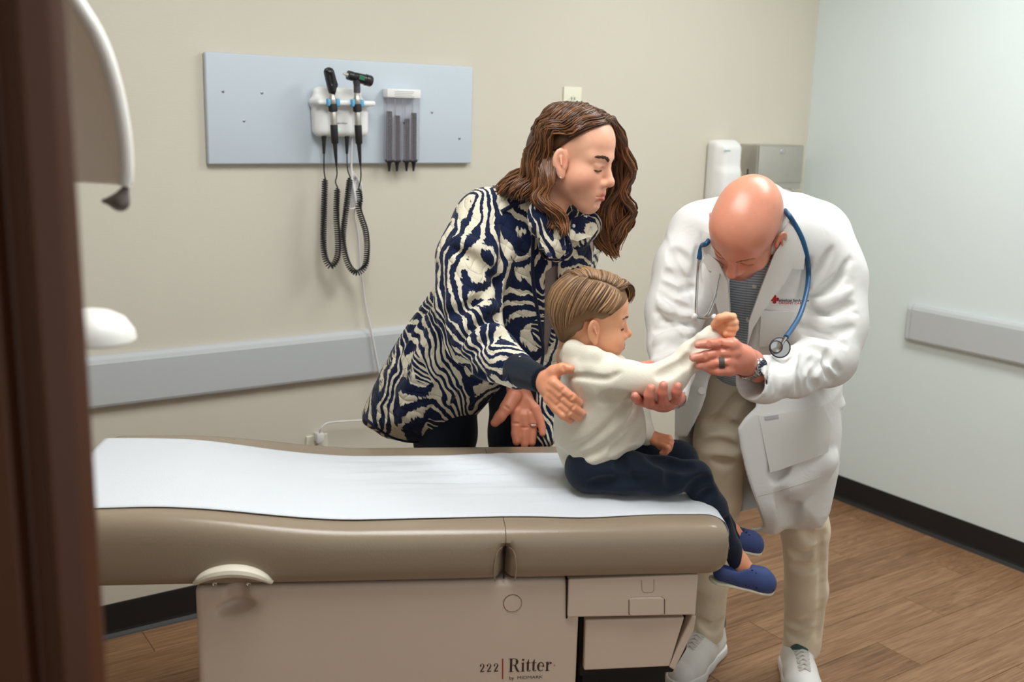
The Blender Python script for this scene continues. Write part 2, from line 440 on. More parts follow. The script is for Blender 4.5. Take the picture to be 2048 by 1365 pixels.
H = 2.6
def sbox(name, lo, hi, m_, bev=0):
    return tag(MB().box(lo, hi, bev).build(name, m_), kind='structure')
sbox('wall_back', (-4.6, 0, 0), (.12, .12, H), M_wall)
sbox('wall_right', (0, -4.2, 0), (.12, 0, H), M_wall2)
sbox('wall_left', (-4.6, -4.2, 0), (-4.48, 0, H), M_wall)
sbox('ceiling', (-4.6, -4.2, H), (.12, .12, H+.1), M_ceil)
# floor: vinyl planks laid parallel to the back wall
fl = tag(MB().box((-4.6, -4.2, -.06), (.12, .12, -.004)).build('floor', mat('floor_joint', (58, 40, 27), .8)), kind='structure')
def plank_mat():
    t = NT('vinyl_plank'); tc = t.n('ShaderNodeTexCoord'); oi = t.n('ShaderNodeObjectInfo')
    mp = t.n('ShaderNodeMapping'); mp.inputs['Scale'].default_value = (2.6, 60, 10); t.l(tc.outputs['Object'], mp.inputs[0])
    cmb = t.n('ShaderNodeCombineXYZ'); sc = t.n('ShaderNodeMath', operation='MULTIPLY'); sc.inputs[1].default_value = 37.0
    t.l(oi.outputs['Random'], sc.inputs[0]); t.l(sc.outputs[0], cmb.inputs[0]); t.l(sc.outputs[0], cmb.inputs[2]); t.l(cmb.outputs[0], mp.inputs[1])
    nz = t.n('ShaderNodeTexNoise', i_Scale=1.6, i_Detail=7.0, i_Roughness=.62, i_Distortion=.9); t.l(mp.outputs[0], nz.inputs[0])
    n2 = t.n('ShaderNodeTexNoise', i_Scale=5.0, i_Detail=3.0, i_Distortion=.4); t.l(mp.outputs[0], n2.inputs[0])
    ad = t.n('ShaderNodeMath', operation='MULTIPLY_ADD'); ad.inputs[1].default_value = .45; t.l(n2.outputs[0], ad.inputs[0]); t.l(nz.outputs[0], ad.inputs[2])
    ra = t.n('ShaderNodeMath', operation='MULTIPLY_ADD'); ra.inputs[1].default_value = .16; t.l(oi.outputs['Random'], ra.inputs[0]); t.l(ad.outputs[0], ra.inputs[2])
    cr = t.n('ShaderNodeValToRGB'); e = cr.color_ramp.elements
    e[0].position = .50; e[0].color = lin((98, 70, 47))+(1,); e[1].position = 1.0; e[1].color = lin((166, 130, 97))+(1,)
    k = e.new(.75); k.color = lin((136, 101, 72))+(1,)
    t.l(ra.outputs[0], cr.inputs[0]); t.l(cr.outputs[0], t.b.inputs['Base Color']); t.b.inputs['Roughness'].default_value = .48; t.b.inputs['Specular IOR Level'].default_value = .35
    bp = t.n('ShaderNodeBump', i_Strength=.2, i_Distance=.001); t.l(nz.outputs[0], bp.inputs['Height']); t.l(bp.outputs[0], t.b.inputs['Normal'])
    return t.m
M_plank = plank_mat()
pw, pl = .152, .92
pm = mesh_np('plank', *(lambda mb: (np.concatenate(mb.v), mb.f))(MB().box((.0007, .0007, -.004), (pl-.0007, pw-.0007, 0), .0006, seg=1)))
pm.materials.append(M_plank)
rows = [(i, -.001-(i+1)*pw) for i in range(24)]
for i, y in rows:
    x = -.02-((i*0.37) % 1)*pl
    xs = [x-k*pl for k in range(-1, 6)]
    for x0 in xs:
        if x0 > -.03 or x0 < -4.4: 
            if not (x0 <= .0 and x0+pl > 0): continue
        lo = max(x0, -4.4); hi = min(x0+pl, -.001)
        if hi-lo < .05: continue
        o = bpy.data.objects.new('plank', pm); COL.objects.link(o); o.location = (lo, y, 0); o.scale = ((hi-lo)/pl, 1, 1); o.parent = fl
# cove baseboards
def cove(name, L, M):
    prof = [(0, 0), (.016, 0), (.013, .004), (.006, .012), (.004, .02), (.004, .1), (.003, .104), (0, .104)]
    mb = MB(); n = len(prof); V = [(x, -d, z) for x in (0, L) for d, z in prof]
    F = [(k, (k+1) % n, n+(k+1) % n, n+k) for k in range(n)]+[tuple(range(n))[::-1], tuple(range(n, 2*n))]
    V = np.array(V)@np.array(M)[:3, :3].T+np.array(M)[:3, 3]
    return tag(mb.raw(V, F).build(name, M_black), kind='structure')
cove('baseboard_back', 4.48, Matrix.Translation((-4.48, 0, 0)))
cove('baseboard_right', 4.2, Matrix.Translation((0, 0, 0))@Matrix.Rotation(-math.pi/2, 4, 'Z'))
# vinyl wall guards
def guard(name, L, z0, z1, M, endcaps):
    root = empty(name, np.array(M)[:3, 3])
    h = z1-z0
    prof = [(0, 0), (.016, .001), (.024, .006), (.027, .014), (.027, h-.022), (.022, h-.009), (.012, h-.001), (0, h)]
    def seg(x0, x1, grow=0):
        n = len(prof); V = [(x, -d-(grow if d else 0), z0+z) for x in (x0, x1) for d, z in prof]
        F = [(k, (k+1) % n, n+(k+1) % n, n+k) for k in range(n)]+[tuple(range(n))[::-1], tuple(range(n, 2*n))]
        return np.array(V)@np.array(M)[:3, :3].T+np.array(M)[:3, 3], F
    e0 = .02 if endcaps else 0
    MB().raw(*seg(e0+.001, L)).build('guard_strip', M_rail, root, bevel=.002)
    if endcaps:
        MB().raw(*seg(0, e0, .001)).build('end_cap', M_rail, root, bevel=.005)
    root['kind'] = 'structure'; return root
zt = PW(400, 692, y=-.02)[2]; zb = PW(190, 818, y=0)[2]
guard('trim_1', 3.3, .706, .858, Matrix.Translation((-4.47, 0, 0)), False)
yr = PW(1820, 640, x=0)[1]
guard('trim_2', 3.2, .735, .882, Matrix.Translation((0, yr, 0))@Matrix.Rotation(-math.pi/2, 4, 'Z'), True)
# brown door frame close to the camera and its open leaf
xf = lambda V: l2w(V)
jb = [(-.334, .80), (-.340, .783), (-.360, .775), (-.366, .785), (-.366, .81), (-.395, .81), (-.395, .79), (-.50, .79), (-.50, .93), (-.392, .93), (-.376, .895)]
dr = empty('door_1', l2w((-.42, .85, 0))); dr['kind'] = 'structure'
MB(xf).prism(jb, 2.15, (0, 0, 0), (1, 0, 0), (0, 1, 0), (0, 0, 1)).build('frame', M_brown, dr, bevel=.003)
MB(xf).box((-1.35, .80, 0.01), (-.498, .845, 2.1), .0).build('leaf', M_brown, dr)
# ceiling light panels (above the frame)
M_panel = mat('lamp_diffuser', (255, 250, 240), .6, emit=((250, 252, 252), PANEL_STRENGTH))
for i, (x, y) in enumerate(PANELS):
    r = empty('ceiling_light', (x, y, H))
    tag(r, ['recessed ceiling light panel over the side with the doctor', 'recessed ceiling light panel over the head of the exam table'][i], 'light', 'ceiling light panels')
    MB().box((x-.3, y-.6, H-.012), (x+.3, y+.6, H-.006)).build('diffuser', M_panel, r)
    mb = MB()
    for lo, hi in (((-.32, -.62), (.32, -.6)), ((-.32, .6), (.32, .62)), ((-.32, -.6), (-.3, .6)), ((.3, -.6), (.32, .6))):
        mb.box((x+lo[0], y+lo[1], H-.02), (x+hi[0], y+hi[1], H))
    mb.build('frame', M_white, r)

# ================================================================== THE EXAM TABLE
TA = math.radians(6.5); TO = np.array([0, 1.92])
TT = np.array([math.cos(TA), math.sin(TA)]); TN = np.array([-math.sin(TA), math.cos(TA)])
def tloc(V):                                            # table frame (s along, w across, z) -> local
    V = np.asarray(V, float); ab = TO+V[..., 0:1]*TT+V[..., 1:2]*TN
    return np.concatenate([ab, V[..., 2:3]], -1)
def tw(V): return l2w(tloc(V))
TR_ = empty('exam_table', tw(np.array([-.2, .27, 0.]))); tag(TR_, 'beige medical exam table with tan vinyl cushions and a printed side panel', 'exam table')
M_vinyl = mat('tan_vinyl', (150, 134, 114), .27, noise=.03, nscale=5, bump=.12, bscale=260, spec=.5)
M_base = mat('beige_enamel', (212, 194, 177), .45, noise=.02, bump=.05, bscale=400)
M_grip = mat('cream_plastic', (226, 219, 200), .42)
M_dark = mat('dark_fill', (22, 18, 15), .8)  # near-black: paints shade in gaps and slots, also covers dark under parts
M_print = mat('dark_brown_print', (62, 42, 36), .6)
M_red = mat('red_print', (170, 50, 40), .6)
M_chrome = mat('chrome', (210, 210, 210), .18, metal=1)
ZT = .75; ZB = .637; TWD = .565
def sstep(x, a, b):
    t = np.clip((np.asarray(x, float)-a)/(b-a), 0, 1); return t*t*(3-2*t)
def ztop(s): return ZT+.036*(1-sstep(s, -.72, -.28))
def cushion(name, s0, s1, ends):
    hs = np.unique(np.concatenate([np.linspace(s0, s1, 60), np.linspace(s0, s0+.05, 16), np.linspace(s1-.05, s1, 16)]))
    prof = []                                           # (w, z01) around the section, z01 0 bottom .. 1 top
    for a in np.linspace(-90, 90, 17): prof.append(('n', math.radians(a)))
    for w in np.linspace(.08, TWD-.08, 12): prof.append(('t', w))
    for a in np.linspace(90, -90, 17): prof.append(('f', math.radians(a)))
    for w in np.linspace(TWD-.08, .08, 6): prof.append(('b', w))
    V = []
    for s in hs:
        zt_ = float(ztop(s)); hgt = zt_-ZB
        e = 1.0
        for en, se in ends:
            rad = en; dd = abs(s-se)
            if dd < rad: e = min(e, math.sqrt(max(0, 1-((rad-dd)/rad)**2)))
        ins = .034*(1-e) if ends[0][0] > .02 or True else 0
        notch = math.exp(-(s/.010)**2)*.03+math.exp(-(s/.03)**2)*.004
        for k, p in prof:
            if k in 'nf':
                r1 = .052; ca, sa = math.cos(p), math.sin(p)
                cs = abs(ca)**.62; sn = math.copysign(abs(sa)**.72, sa)
                bul = .050*cs
                w = .055-bul; z = ZB+hgt*(.5+.5*sn)
                if k == 'n': w += notch*(1-sstep((z-ZB)/hgt, .5, .8))
                if k == 'f': w = TWD-w
            elif k == 't': w = p; z = zt_+.004*math.sin(math.pi*(p-.0)/TWD)
            else: w = p; z = ZB
            z = ZB+hgt*.5+(z-ZB-hgt*.5)*(1-(1-e)*.45)
            if w < TWD/2: w += (1-e)*.03
            else: w -= (1-e)*.03
            V.append((s, w, z))
    n = len(prof); m_ = len(hs)
    F = [(i*n+k, i*n+(k+1) % n, (i+1)*n+(k+1) % n, (i+1)*n+k) for i in range(m_-1) for k in range(n)]
    F += [tuple(range(n))[::-1], tuple((m_-1)*n+k for k in range(n))]
    return MB(tw).raw(V, F).build(name, M_vinyl, TR_, smooth=True)
SF = .462
cushion('back_cushion', -.90, -.0006, [(.05, -.90)])
cushion('seat_cushion', .0006, SF, [(.045, SF)])
# welts and folded seam at the joint of the two cushions
for sg in (-1, 1):
    pts = [(sg*(.0195+.002*math.sin(k/7*3.1)), .0085-.0030*math.sin(k/9*3.1), ZB+.004+.062*k/9) for k in range(9)]+[(sg*.014, .0105, ZB+.0695), (sg*.007, .0135, ZB+.074)]
    MB(tw).tube(spline(pts, 24), .0014, 6).build('welt', M_vinyl, TR_, smooth=True)
MB(tw).tube(spline([(0, .03, ZB), (0, .028, ZB+.05), (0, .022, ZB+.072)], 10), [.002]*5+[.003]*5, 6).build('seam_shade', M_dark, TR_)  # dark tube painting the shade inside the seam
# base
def box_obj(name, lo, hi, m_, bev=.004, par=None): return MB(tw).box(lo, hi, bev).build(name, m_, par or TR_)
fb = Field((-.64, -.03, -.0), (.19, .56, .64), .005)
fb.box((-.605, .030, .0), (.158, .53, .632), .012)
# finger recess under the grip
def tplane(px, py, w):                                  # pixel on the table's plane w=const -> (s, z)
    d = rayl(px, py); o = np.array([0, 0, CZ]); nrm = np.array([TN[0], TN[1], 0]); p0 = np.array([TO[0]+w*TN[0], TO[1]+w*TN[1], 0])
    p = o+d*(((p0-o)@nrm)/(d@nrm)); return float((p[:2]-TO)@TT), float(p[2])
q1 = tplane(475, 1188, .03); q2 = tplane(471, 1218, .03)
fb.ell((q1[0], .022, q1[1]), (.021, .036, .034), k=.01, op='s')
th = math.radians(12); Me = np.array([[math.cos(th), 0, math.sin(th)], [0, 1, 0], [-math.sin(th), 0, math.cos(th)]])
fb.ell((q2[0], .022, q2[1]), (.042, .045, .0165), Me, k=.014, op='s')
V, F = fb.mesh(1)
base = link('cabinet', mesh_np('cabinet', tw(V), F), M_base, TR_, True)
# round plug cover: its ring groove is only a tube in shadow colour
def ring_pts(c, r, w, n=32): return [(c[0]+r*math.cos(2*math.pi*k/n), w, c[1]+r*math.sin(2*math.pi*k/n)) for k in range(n+1)]
def tplane(px, py, w):                                  # pixel on the table's plane w=const -> (s, z)
    d = rayl(px, py); o = np.array([0, 0, CZ]); nrm = np.array([TN[0], TN[1], 0]); p0 = np.array([TO[0]+w*TN[0], TO[1]+w*TN[1], 0])
    p = o+d*(((p0-o)@nrm)/(d@nrm)); return float((p[:2]-TO)@TT), float(p[2])
WF = .030
c = tplane(1025, 1207, WF); c2 = tplane(1043, 1207, WF)
mb = MB(tw); mb.lathe([(c2[0]-c[0]-.0008, 0), (c2[0]-c[0]-.0008, .0015), (.0, .0018)], (c[0], WF-.0004, c[1]), (0, -1, 0), 32); mb.build('plug_cover', M_base, TR_, smooth=True)
MB(tw).tube(ring_pts(c, c2[0]-c[0], WF-.0003), .0009, 6, caps=False).build('cover_groove_shade', mat('groove_shadow', (120, 100, 84), .7), TR_)
# crescent grip
def arc_pts():
    px = [(386, 1174), (404, 1158), (430, 1147), (465, 1142), (500, 1146), (526, 1157), (543, 1172)]
    return px
ap = np.array([tplane(x, y, WF-.03) for x, y in arc_pts()])
ap = spline(np.c_[ap[:, 0], np.zeros(len(ap)), ap[:, 1]], 33)
V = []; nP = 10
for i, p in enumerate(ap):
    u = i/32; hw = .0118*math.sin(math.pi*min(max(u, .03), .97))**.45; T = unit(ap[min(i+1, 32)]-ap[max(i-1, 0)]); Nn = np.array([-T[2], 0, T[0]])
    dep = .018+.026*math.sin(math.pi*u)**.7
    for k in range(nP):
        a = 2*math.pi*k/nP; V.append(p+Nn*hw*math.sin(a)+np.array([0, WF-dep/2-.004+math.copysign(abs(math.cos(a))**.6, math.cos(a))*dep/2, 0]))
F = [(i*nP+k, i*nP+(k+1) % nP, (i+1)*nP+(k+1) % nP, (i+1)*nP+k) for i in range(32) for k in range(nP)]+[tuple(range(nP))[::-1], tuple(32*nP+k for k in range(nP))]
gr = MB(tw).raw(V, F).build('side_grip', M_grip, TR_, smooth=True)
lo = [(ap[k][0], ap[k][2]-.004) for k in range(2, 31, 2)]
MB(tw).prism(lo, .016, (0, WF-.012, 0), (1, 0, 0), (0, 0, 1), (0, 1, 0)).build('grip_backing', M_base, TR_)
for px in (429, 497):
    q = tplane(px, 1168, WF-.012); MB(tw).lathe([(.0045, 0), (.0045, .0015), (.003, .003), (.0012, .0022)], (q[0], WF-.012, q[1]), (0, -1, 0), 16).build('screw', M_chrome, TR_, smooth=True)
# foot-end drawer and step panel
def quad(pts, w): return [tplane(x, y, w) for x, y in pts]
def front_prism(name, pts, w0, w1, m_, par=None, bev=.003):
    po = quad(pts, w0); return MB(tw).prism(po, w1-w0, (0, w0, 0), (1, 0, 0), (0, 0, 1), (0, 1, 0)).build(name, m_, par or TR_, bevel=bev)
dw = front_prism('drawer', [(1137, 1160), (1397, 1150), (1391, 1231), (1135, 1236)], .022, .50, M_base)
front_prism('pull_recess', [(1259, 1200), (1264, 1197), (1323, 1196), (1328, 1199), (1328, 1228), (1323, 1231), (1264, 1233), (1259, 1230)], .0185, .026, M_base, dw, .002)
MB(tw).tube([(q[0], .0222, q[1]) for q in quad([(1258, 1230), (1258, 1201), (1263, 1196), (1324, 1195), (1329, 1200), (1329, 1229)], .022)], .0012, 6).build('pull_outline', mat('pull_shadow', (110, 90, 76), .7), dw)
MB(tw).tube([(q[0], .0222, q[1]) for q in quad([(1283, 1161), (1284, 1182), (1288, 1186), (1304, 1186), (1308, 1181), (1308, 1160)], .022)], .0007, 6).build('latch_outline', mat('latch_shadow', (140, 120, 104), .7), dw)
front_prism('drawer_gap_shade', [(1132, 1160), (1137, 1160), (1135, 1238), (1132, 1238)], .027, .05, M_dark, None, 0)  # dark strip painting the shade beside the drawer
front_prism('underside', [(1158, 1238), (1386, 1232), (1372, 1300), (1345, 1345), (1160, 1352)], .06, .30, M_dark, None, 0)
front_prism('step_panel', [(1171, 1241), (1369, 1236), (1339, 1334), (1168, 1342)], .034, .055, M_base)
front_prism('step_side', [(1383, 1234), (1393, 1233), (1388, 1262), (1349, 1342), (1338, 1336)], .034, .12, M_base)
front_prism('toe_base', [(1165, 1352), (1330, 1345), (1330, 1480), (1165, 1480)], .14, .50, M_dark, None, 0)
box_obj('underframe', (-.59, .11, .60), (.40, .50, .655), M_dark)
# printed name on the cabinet
def serif(letter):
    """strokes as polygons in a unit em (cap height 1)"""
    B = []
    def rect(x0, y0, x1, y1): B.append([(x0, y0), (x1, y0), (x1, y1), (x0, y1)])
    def arc(cx, cy, rx, ry, a0, a1, t0, t1, n=14):
        o = []; i_ = []
        for k in range(n+1):
            u = k/n; a = math.radians(a0+(a1-a0)*u); t = t0+(t1-t0)*math.sin(math.pi*u)
            o.append((cx+(rx)*math.cos(a), cy+(ry)*math.sin(a))); i_.append((cx+(rx-t)*math.cos(a), cy+(ry-t*.55)*math.sin(a)))
        for k in range(n): B.append([o[k], o[k+1], i_[k+1], i_[k]])
    if letter == 'R':
        rect(.08, 0, .24, 1); rect(0, 0, .34, .04); rect(0, .96, .34, 1); arc(.38, .745, .27, .255, -90, 90, .05, .17)
        rect(.24, .955, .4, 1); rect(.24, .49, .4, .53); B.append([(.36, .51), (.5, .5), (.66, .12), (.52, .1)]); B.append([(.52, .1), (.66, .12), (.74, .05), (.8, 0), (.6, 0)]); w = .8
    elif letter == 'i':
        rect(.07, 0, .21, .66); rect(0, 0, .28, .035); B.append([(0, .63), (.07, .6), (.21, .68), (.21, .70)]); arc(.14, .88, .085, .085, 0, 360, .085, .085); w = .3
    elif letter == 't':
        rect(.08, .1, .22, .68); rect(0, .62, .34, .66); B.append([(.08, .66), (.22, .66), (.22, .9), (.19, .9)]); arc(.22, .13, .14, .13, 180, 340, .14, .05); w = .36
    elif letter == 'e':
        arc(.25, .33, .25, .34, 20, 320, .04, .15); rect(.1, .36, .48, .40); arc(.25, .33, .25, .34, -2, 100, .12, .06); w = .53
    elif letter == 'r':
        rect(.07, 0, .21, .66); rect(0, 0, .3, .035); B.append([(0, .63), (.07, .6), (.21, .68), (.21, .70)]); arc(.33, .45, .13, .22, 60, 170, .09, .05); arc(.38, .58, .07, .07, 0, 360, .07, .07); w = .46
    elif letter == '2':
        arc(.22, .70, .24, .29, -20, 190, .15, .08); B.append([(.30, .62), (.46, .62), (.16, .10), (.0, .05)]); B.append([(.0, 0), (.44, 0), (.46, .2), (.43, .2), (.38, .12), (.04, .12)]); arc(.07, .72, .07, .07, 0, 360, .07, .07); w = .52
    return B, w
def place_print(name, s0, z0, hgt, word, m_, tr=.04):
    mb = MB(tw); x = s0
    for ch in word:
        B, w = serif(ch)
        for p in B:
            mb.raw([(x+u*hgt, WF-.0007, z0+v*hgt) for u, v in p], [tuple(range(len(p)))])
        x += (w+tr)*hgt
    return mb.build(name, m_, TR_)
def print_text(name, s0, z0, size, word, m_, sx=1.):
    V, F = text_mesh(word, size); return MB(tw).raw(np.c_[s0+V[:, 0]*sx, np.full(len(V), WF-.0007), z0+V[:, 1]], F).build(name, m_, TR_)
a = tplane(1017, 1345, WF); b = tplane(1017, 1318, WF); e = tplane(1104, 1345, WF)
hg = b[1]-a[1]; wd = sum(serif(c_)[1]+.02 for c_ in 'Ritter')*hg
place_print('name_print', a[0], a[1], hg*1.0, 'Ritter', M_print, (e[0]-a[0]-wd)/hg/6+.02)
a2 = tplane(960, 1345, WF); b2 = tplane(960, 1328, WF); place_print('number_print', a2[0], a2[1], b2[1]-a2[1], '222', M_print, .22)
q = [tplane(1004, 1318, WF), tplane(1006.5, 1318, WF), tplane(1006.5, 1359, WF), tplane(1004, 1359, WF)]
MB(tw).raw([(u, WF-.0007, v) for u, v in q], [(0, 1, 2, 3)]).build('red_rule', M_red, TR_)
q = tplane(1018, 1360, WF); print_text('by_print', q[0], q[1], .011, 'by', M_print)
q = tplane(1034, 1359, WF); print_text('maker_print', q[0], q[1], .0095, 'MIDMARK', M_print, 1.25)
q = tplane(1107, 1333, WF); print_text('mark_print', q[0], q[1], .005, '\u00ae', M_print)
# black power cable on the floor by the base
pts = [Q(1150, 1348, 2.35), Q(1180, 1350, 2.33), Q(1215, 1362, 2.30), Q(1240, 1385, 2.27)]
pts = [np.array([p[0], p[1], max(p[2]*0+.012, .012)]) for p in [QZ(1160, 1353, .012), QZ(1190, 1353, .012), QZ(1222, 1366, .012), QZ(1240, 1390, .012), QZ(1200, 1420, .012)]]
tag(MB(xf).tube(spline(pts, 30), .008, 8).build('floor_cable', M_black, smooth=True), 'black power cable curving on the floor beside the exam table base', 'cable')

# paper sheet on the cushions
def paper():
    ss = np.concatenate([np.linspace(-.885, SF-.03, 120), SF-.03+.03*np.sin(np.linspace(.1, 1, 8)*math.pi/2)])
    nw = 44; V = []
    wn = lambda s: .058+.012*sstep(s, -.5, -.1)-.0*s-.016*np.exp(-((s-.17)/.1)**2)+.004*math.sin(s*9)
    wf = lambda s: .492-.032*sstep(s, -.85, -.45)+.004*math.sin(s*7+1)
    for s in ss:
        for j in range(nw):
            u = j/(nw-1); w = wn(s)*(1-u)+wf(s)*u
            z = float(ztop(s))+.004*math.sin(math.pi*w/TWD)+.0018+.0034*math.sin(math.pi*u)**.5
            fall = max(0, s-(SF-.045))/.045; z -= .018*fall**2.2
            near = max(0, .075-w)/.075; z -= .006*near**2
            f1 = sstep(s, -.45, -.1)*math.exp(-((w-.33)/.13)**2)
            z += .0042*f1*(math.sin(w*95+s*7+1.2*math.sin(s*5))**3)
            z += .0026*f1*math.sin(w*160-s*14+2*math.sin(s*6)) + .0012*math.sin(w*42+s*3)*sstep(s, -.9, -.5)
            z += .006*math.exp(-((s-.03)/.05)**2-((w-.36)/.1)**2)*abs(math.sin(s*60+w*40))
            V.append((s, w, z))
    # flap hanging over the foot end
    for r in range(1, 6):
        for j in range(nw):
            u = j/(nw-1); s = ss[-1]+.003+.0035*r*(1 if r < 3 else .6)+.006*math.sin(u*14)*r/5; w = wn(SF)*(1-u)+wf(SF)*u
            V.append((s, w, V[(len(ss)-1)*nw+j][2]-.012*r-.003*math.sin(u*9)*r/5))
    R_ = len(ss)+5
    F = [(i*nw+j, i*nw+j+1, (i+1)*nw+j+1, (i+1)*nw+j) for i in range(R_-1) for j in range(nw-1)]
    return V, F
M_paper = mat('exam_paper', (218, 223, 229), .8, noise=.015, nscale=150, bump=.25, bscale=420)
po = MB(tw).raw(*paper()).build('exam_paper', M_paper, smooth=True)
sm = po.modifiers.new('t', 'SOLIDIFY'); sm.thickness = .0006; sm.offset = 1
tag(po, 'white crinkled paper sheet rolled out along the exam table cushions', 'paper')
# ================================================================== THINGS ON THE BACK WALL
M_board = mat('pale_blue_laminate', (196, 207, 217), .5, bump=.06, bscale=300)
M_wp = mat('warm_white_plastic', (236, 236, 234), .38)
M_rub = mat('black_rubber', (24, 24, 26), .55)
M_bl2 = mat('black_gloss_plastic', (30, 29, 31), .3)
M_blue = mat('light_blue_plastic', (96, 170, 214), .4)
M_steel = mat('brushed_steel', (196, 193, 184), .38, metal=.75, noise=.05, nscale=30)
M_cord = mat('white_cord', (222, 220, 220), .5)
M_screw = mat('screw_metal', (150, 152, 155), .3, metal=1)
def wx(px, py, y): q = PW(px, py, y=y); return q[0], q[2]
x0, z1 = wx(409, 104, -.02); x1, z1b = wx(946, 133, -.02); _, z0 = wx(415, 329, -.02)
print('board', x0, x1, z0, z1, z1b)
br = empty('wall_board', (x0, 0, z0)); tag(br, 'long pale blue mounting board on the beige wall holding the diagnostic instruments', 'board')
MB().box((x0, -.022, z0), (x1, -.001, (z1+z1b)/2), .005, seg=3).build('panel', M_board, br, smooth=True)
for px, py in ((446, 183), (524, 186), (488, 242), (864, 225), (919, 277)):
    a, b = wx(px, py, -.022); MB().lathe([(.0042, 0), (.004, .0012), (.002, .0022), (.0005, .0018)], (a, -.0218, b), (0, -1, 0), 12).build('screw', M_screw, br, smooth=True)
# --- charging unit
ya = -.024
def PX(px, py, y): q = PW(px, py, y=y); return np.array(q)
f = Field((-2.30, -.135, 1.42), (-1.98, -.020, 1.66), .0025)
u0 = PX(620, 172, -.03); u1 = PX(735, 274, -.03)
L_, R_, Tz, Bz = u0[0], u1[0]-.012, u0[2], u1[2]
print('unit', L_, R_, Tz, Bz)
f.box((L_, -.075, Bz), (R_, -.023, Bz+.088), .02)
f.box((L_+.004, -.048, Bz+.05), (R_-.01, -.023, Tz), .018, k=.012)
f.box((L_-.006, -.102, Bz+.092), (R_+.006, -.03, Bz+.108), .006, k=.02)
f.cone((L_+.02, -.09, Bz+.078), (R_-.02, -.09, Bz+.078), .001, .001, 0)
V, F = f.mesh(2)
ur = empty('diagnostic_unit', (L_, -.022, Bz)); tag(ur, 'white rounded charging unit with blue clips fixed to the wall board', 'medical device')
link('housing', mesh_np('housing', V, F), M_wp, ur, True)
zc = Bz+.10
handles = []
for px in (667, 715):
    h = PX(px, 208, -.108); handles.append(h)
    for sg in (-1, 1):
        MB().box((h[0]+sg*.014-.006, -.114, zc-.011), (h[0]+sg*.014+.006, -.096, zc+.011), .004, seg=2).build('clip', M_blue, ur, smooth=True)
t = PX(676, 247, -.0765); Vt, Ft = text_mesh('WelchAllyn', .009)
MB().raw(np.c_[t[0]-.012+Vt[:, 0], np.full(len(Vt), -.0757), t[2]-.002+Vt[:, 1]], Ft).build('name_print', mat('grey_print', (70, 72, 80), .6), ur)
t = PX(678, 259, -.0765); MB().lathe([(.004, 0), (.004, .0006), (.0032, .0006), (.0032, 0)], (t[0], -.0752, t[2]), (0, -1, 0), 16, ring=True).build('status_light', mat('green_led', (120, 235, 180), .4, emit=((110, 235, 175), .6)), ur)
plugs = []
for px in (648, 694):
    p = PX(px, 274, -.06); p[2] = Bz+.002; plugs.append(p)
def coil(path, rad, pitch, tr):
    P_ = spline(path, 400); sg = np.r_[0, np.cumsum(np.linalg.norm(np.diff(P_, axis=0), axis=1))]; n = int(sg[-1]/pitch*9)
    u = np.linspace(0, sg[-1], n); C_ = np.stack([np.interp(u, sg, P_[:, i]) for i in range(3)], 1)
    T = np.gradient(C_, axis=0); T /= np.linalg.norm(T, axis=1)[:, None]; Y = np.array([0, 1., 0])
    N = np.cross(T, Y); N /= np.linalg.norm(N, axis=1)[:, None]; B = np.cross(T, N); a = u/pitch*2*math.pi
    en = np.clip(np.minimum(u, sg[-1]-u)/.01, 0, 1)[:, None]
    return C_+rad*en*(np.cos(a)[:, None]*N+np.sin(a)[:, None]*B)
def instrument(name, h, plug, head, path_px, label):
    r = empty(name, (h[0], -.108, Bz-.02)); tag(r, label, 'medical device')
    x, y = h[0], -.108
    # leaning axis: grip down to up
    top = PX(head[1][0], head[1][1], y); bot = PX(head[2][0], head[2][1], y); ax = unit(top-bot); Ln = np.linalg.norm(top-bot)
    def ring(nm, prof, m_): return MB().lathe(prof, bot, ax, 18).build(nm, m_, r, smooth=True)
    g = Ln
    ring('grip', [(.0075, 0), (.0105, .004), (.0108, g*.36), (.0104, g*.37)], M_rub)
    ring('handle', [(.0095, g*.37), (.0098, g*.38), (.0098, g*.60), (.0085, g*.62)], M_steel)
    ring('collar', [(.0085, g*.62), (.0128, g*.63), (.0132, g*.72), (.0122, g*.76), (.0095, g*.77)], M_rub)
    ring('neck', [(.0095, g*.77), (.0105, g*.78), (.0105, g*.88), (.0085, g*.90), (.0085, g*.98)], M_steel)
    # strain relief
    sr = PX(*head[3], y); MB().tube(spline([bot+ax*.004, bot*.5+sr*.5, sr], 8), np.linspace(.0072, .003, 8), 10).build('strain_relief', M_rub, r, smooth=True)
    pp = PX(*head[4], -.062)
    MB().tube([plug, plug*.7+pp*.3, pp], [.0075, .0062, .0038], 10).build('plug', M_rub, r, smooth=True)
    A_ = [PX(px, py, yy) for px, py, yy in path_px]
    a, b = head[5], head[6]
    mb = MB(); mb.tube(spline([sr]+A_[:a+1], 16), .0019, 6); mb.tube(coil(A_[a:b+1], .0082, .0066, .002), .0021, 5); mb.tube(spline(A_[b:]+[pp], 16), .0019, 6)
    mb.build('coiled_cord', M_rub, r, smooth=True)
    return r, top, ax
p1_ = [(674, 350, -.10), (671, 364, -.10), (675, 375, -.10), (673, 430, -.10), (676, 485, -.097), (674, 516, -.092), (662, 533, -.085), (651, 518, -.08), (647, 485, -.075), (648, 430, -.066), (650, 356, -.062), (648, 340, -.062)]
r1, top1, ax1 = instrument('ophthalmoscope', handles[0], plugs[0], [0, (664, 184), (670, 288), (673, 332), (648, 308), 2, 10], p1_, 'black flat-headed eye scope with coiled cord, left one on the charging unit')
f = Field((-2.26, -.16, 1.56), (-2.08, -.06, 1.72), .002)
a = PX(658, 145, -.108); b = PX(664, 180, -.108)
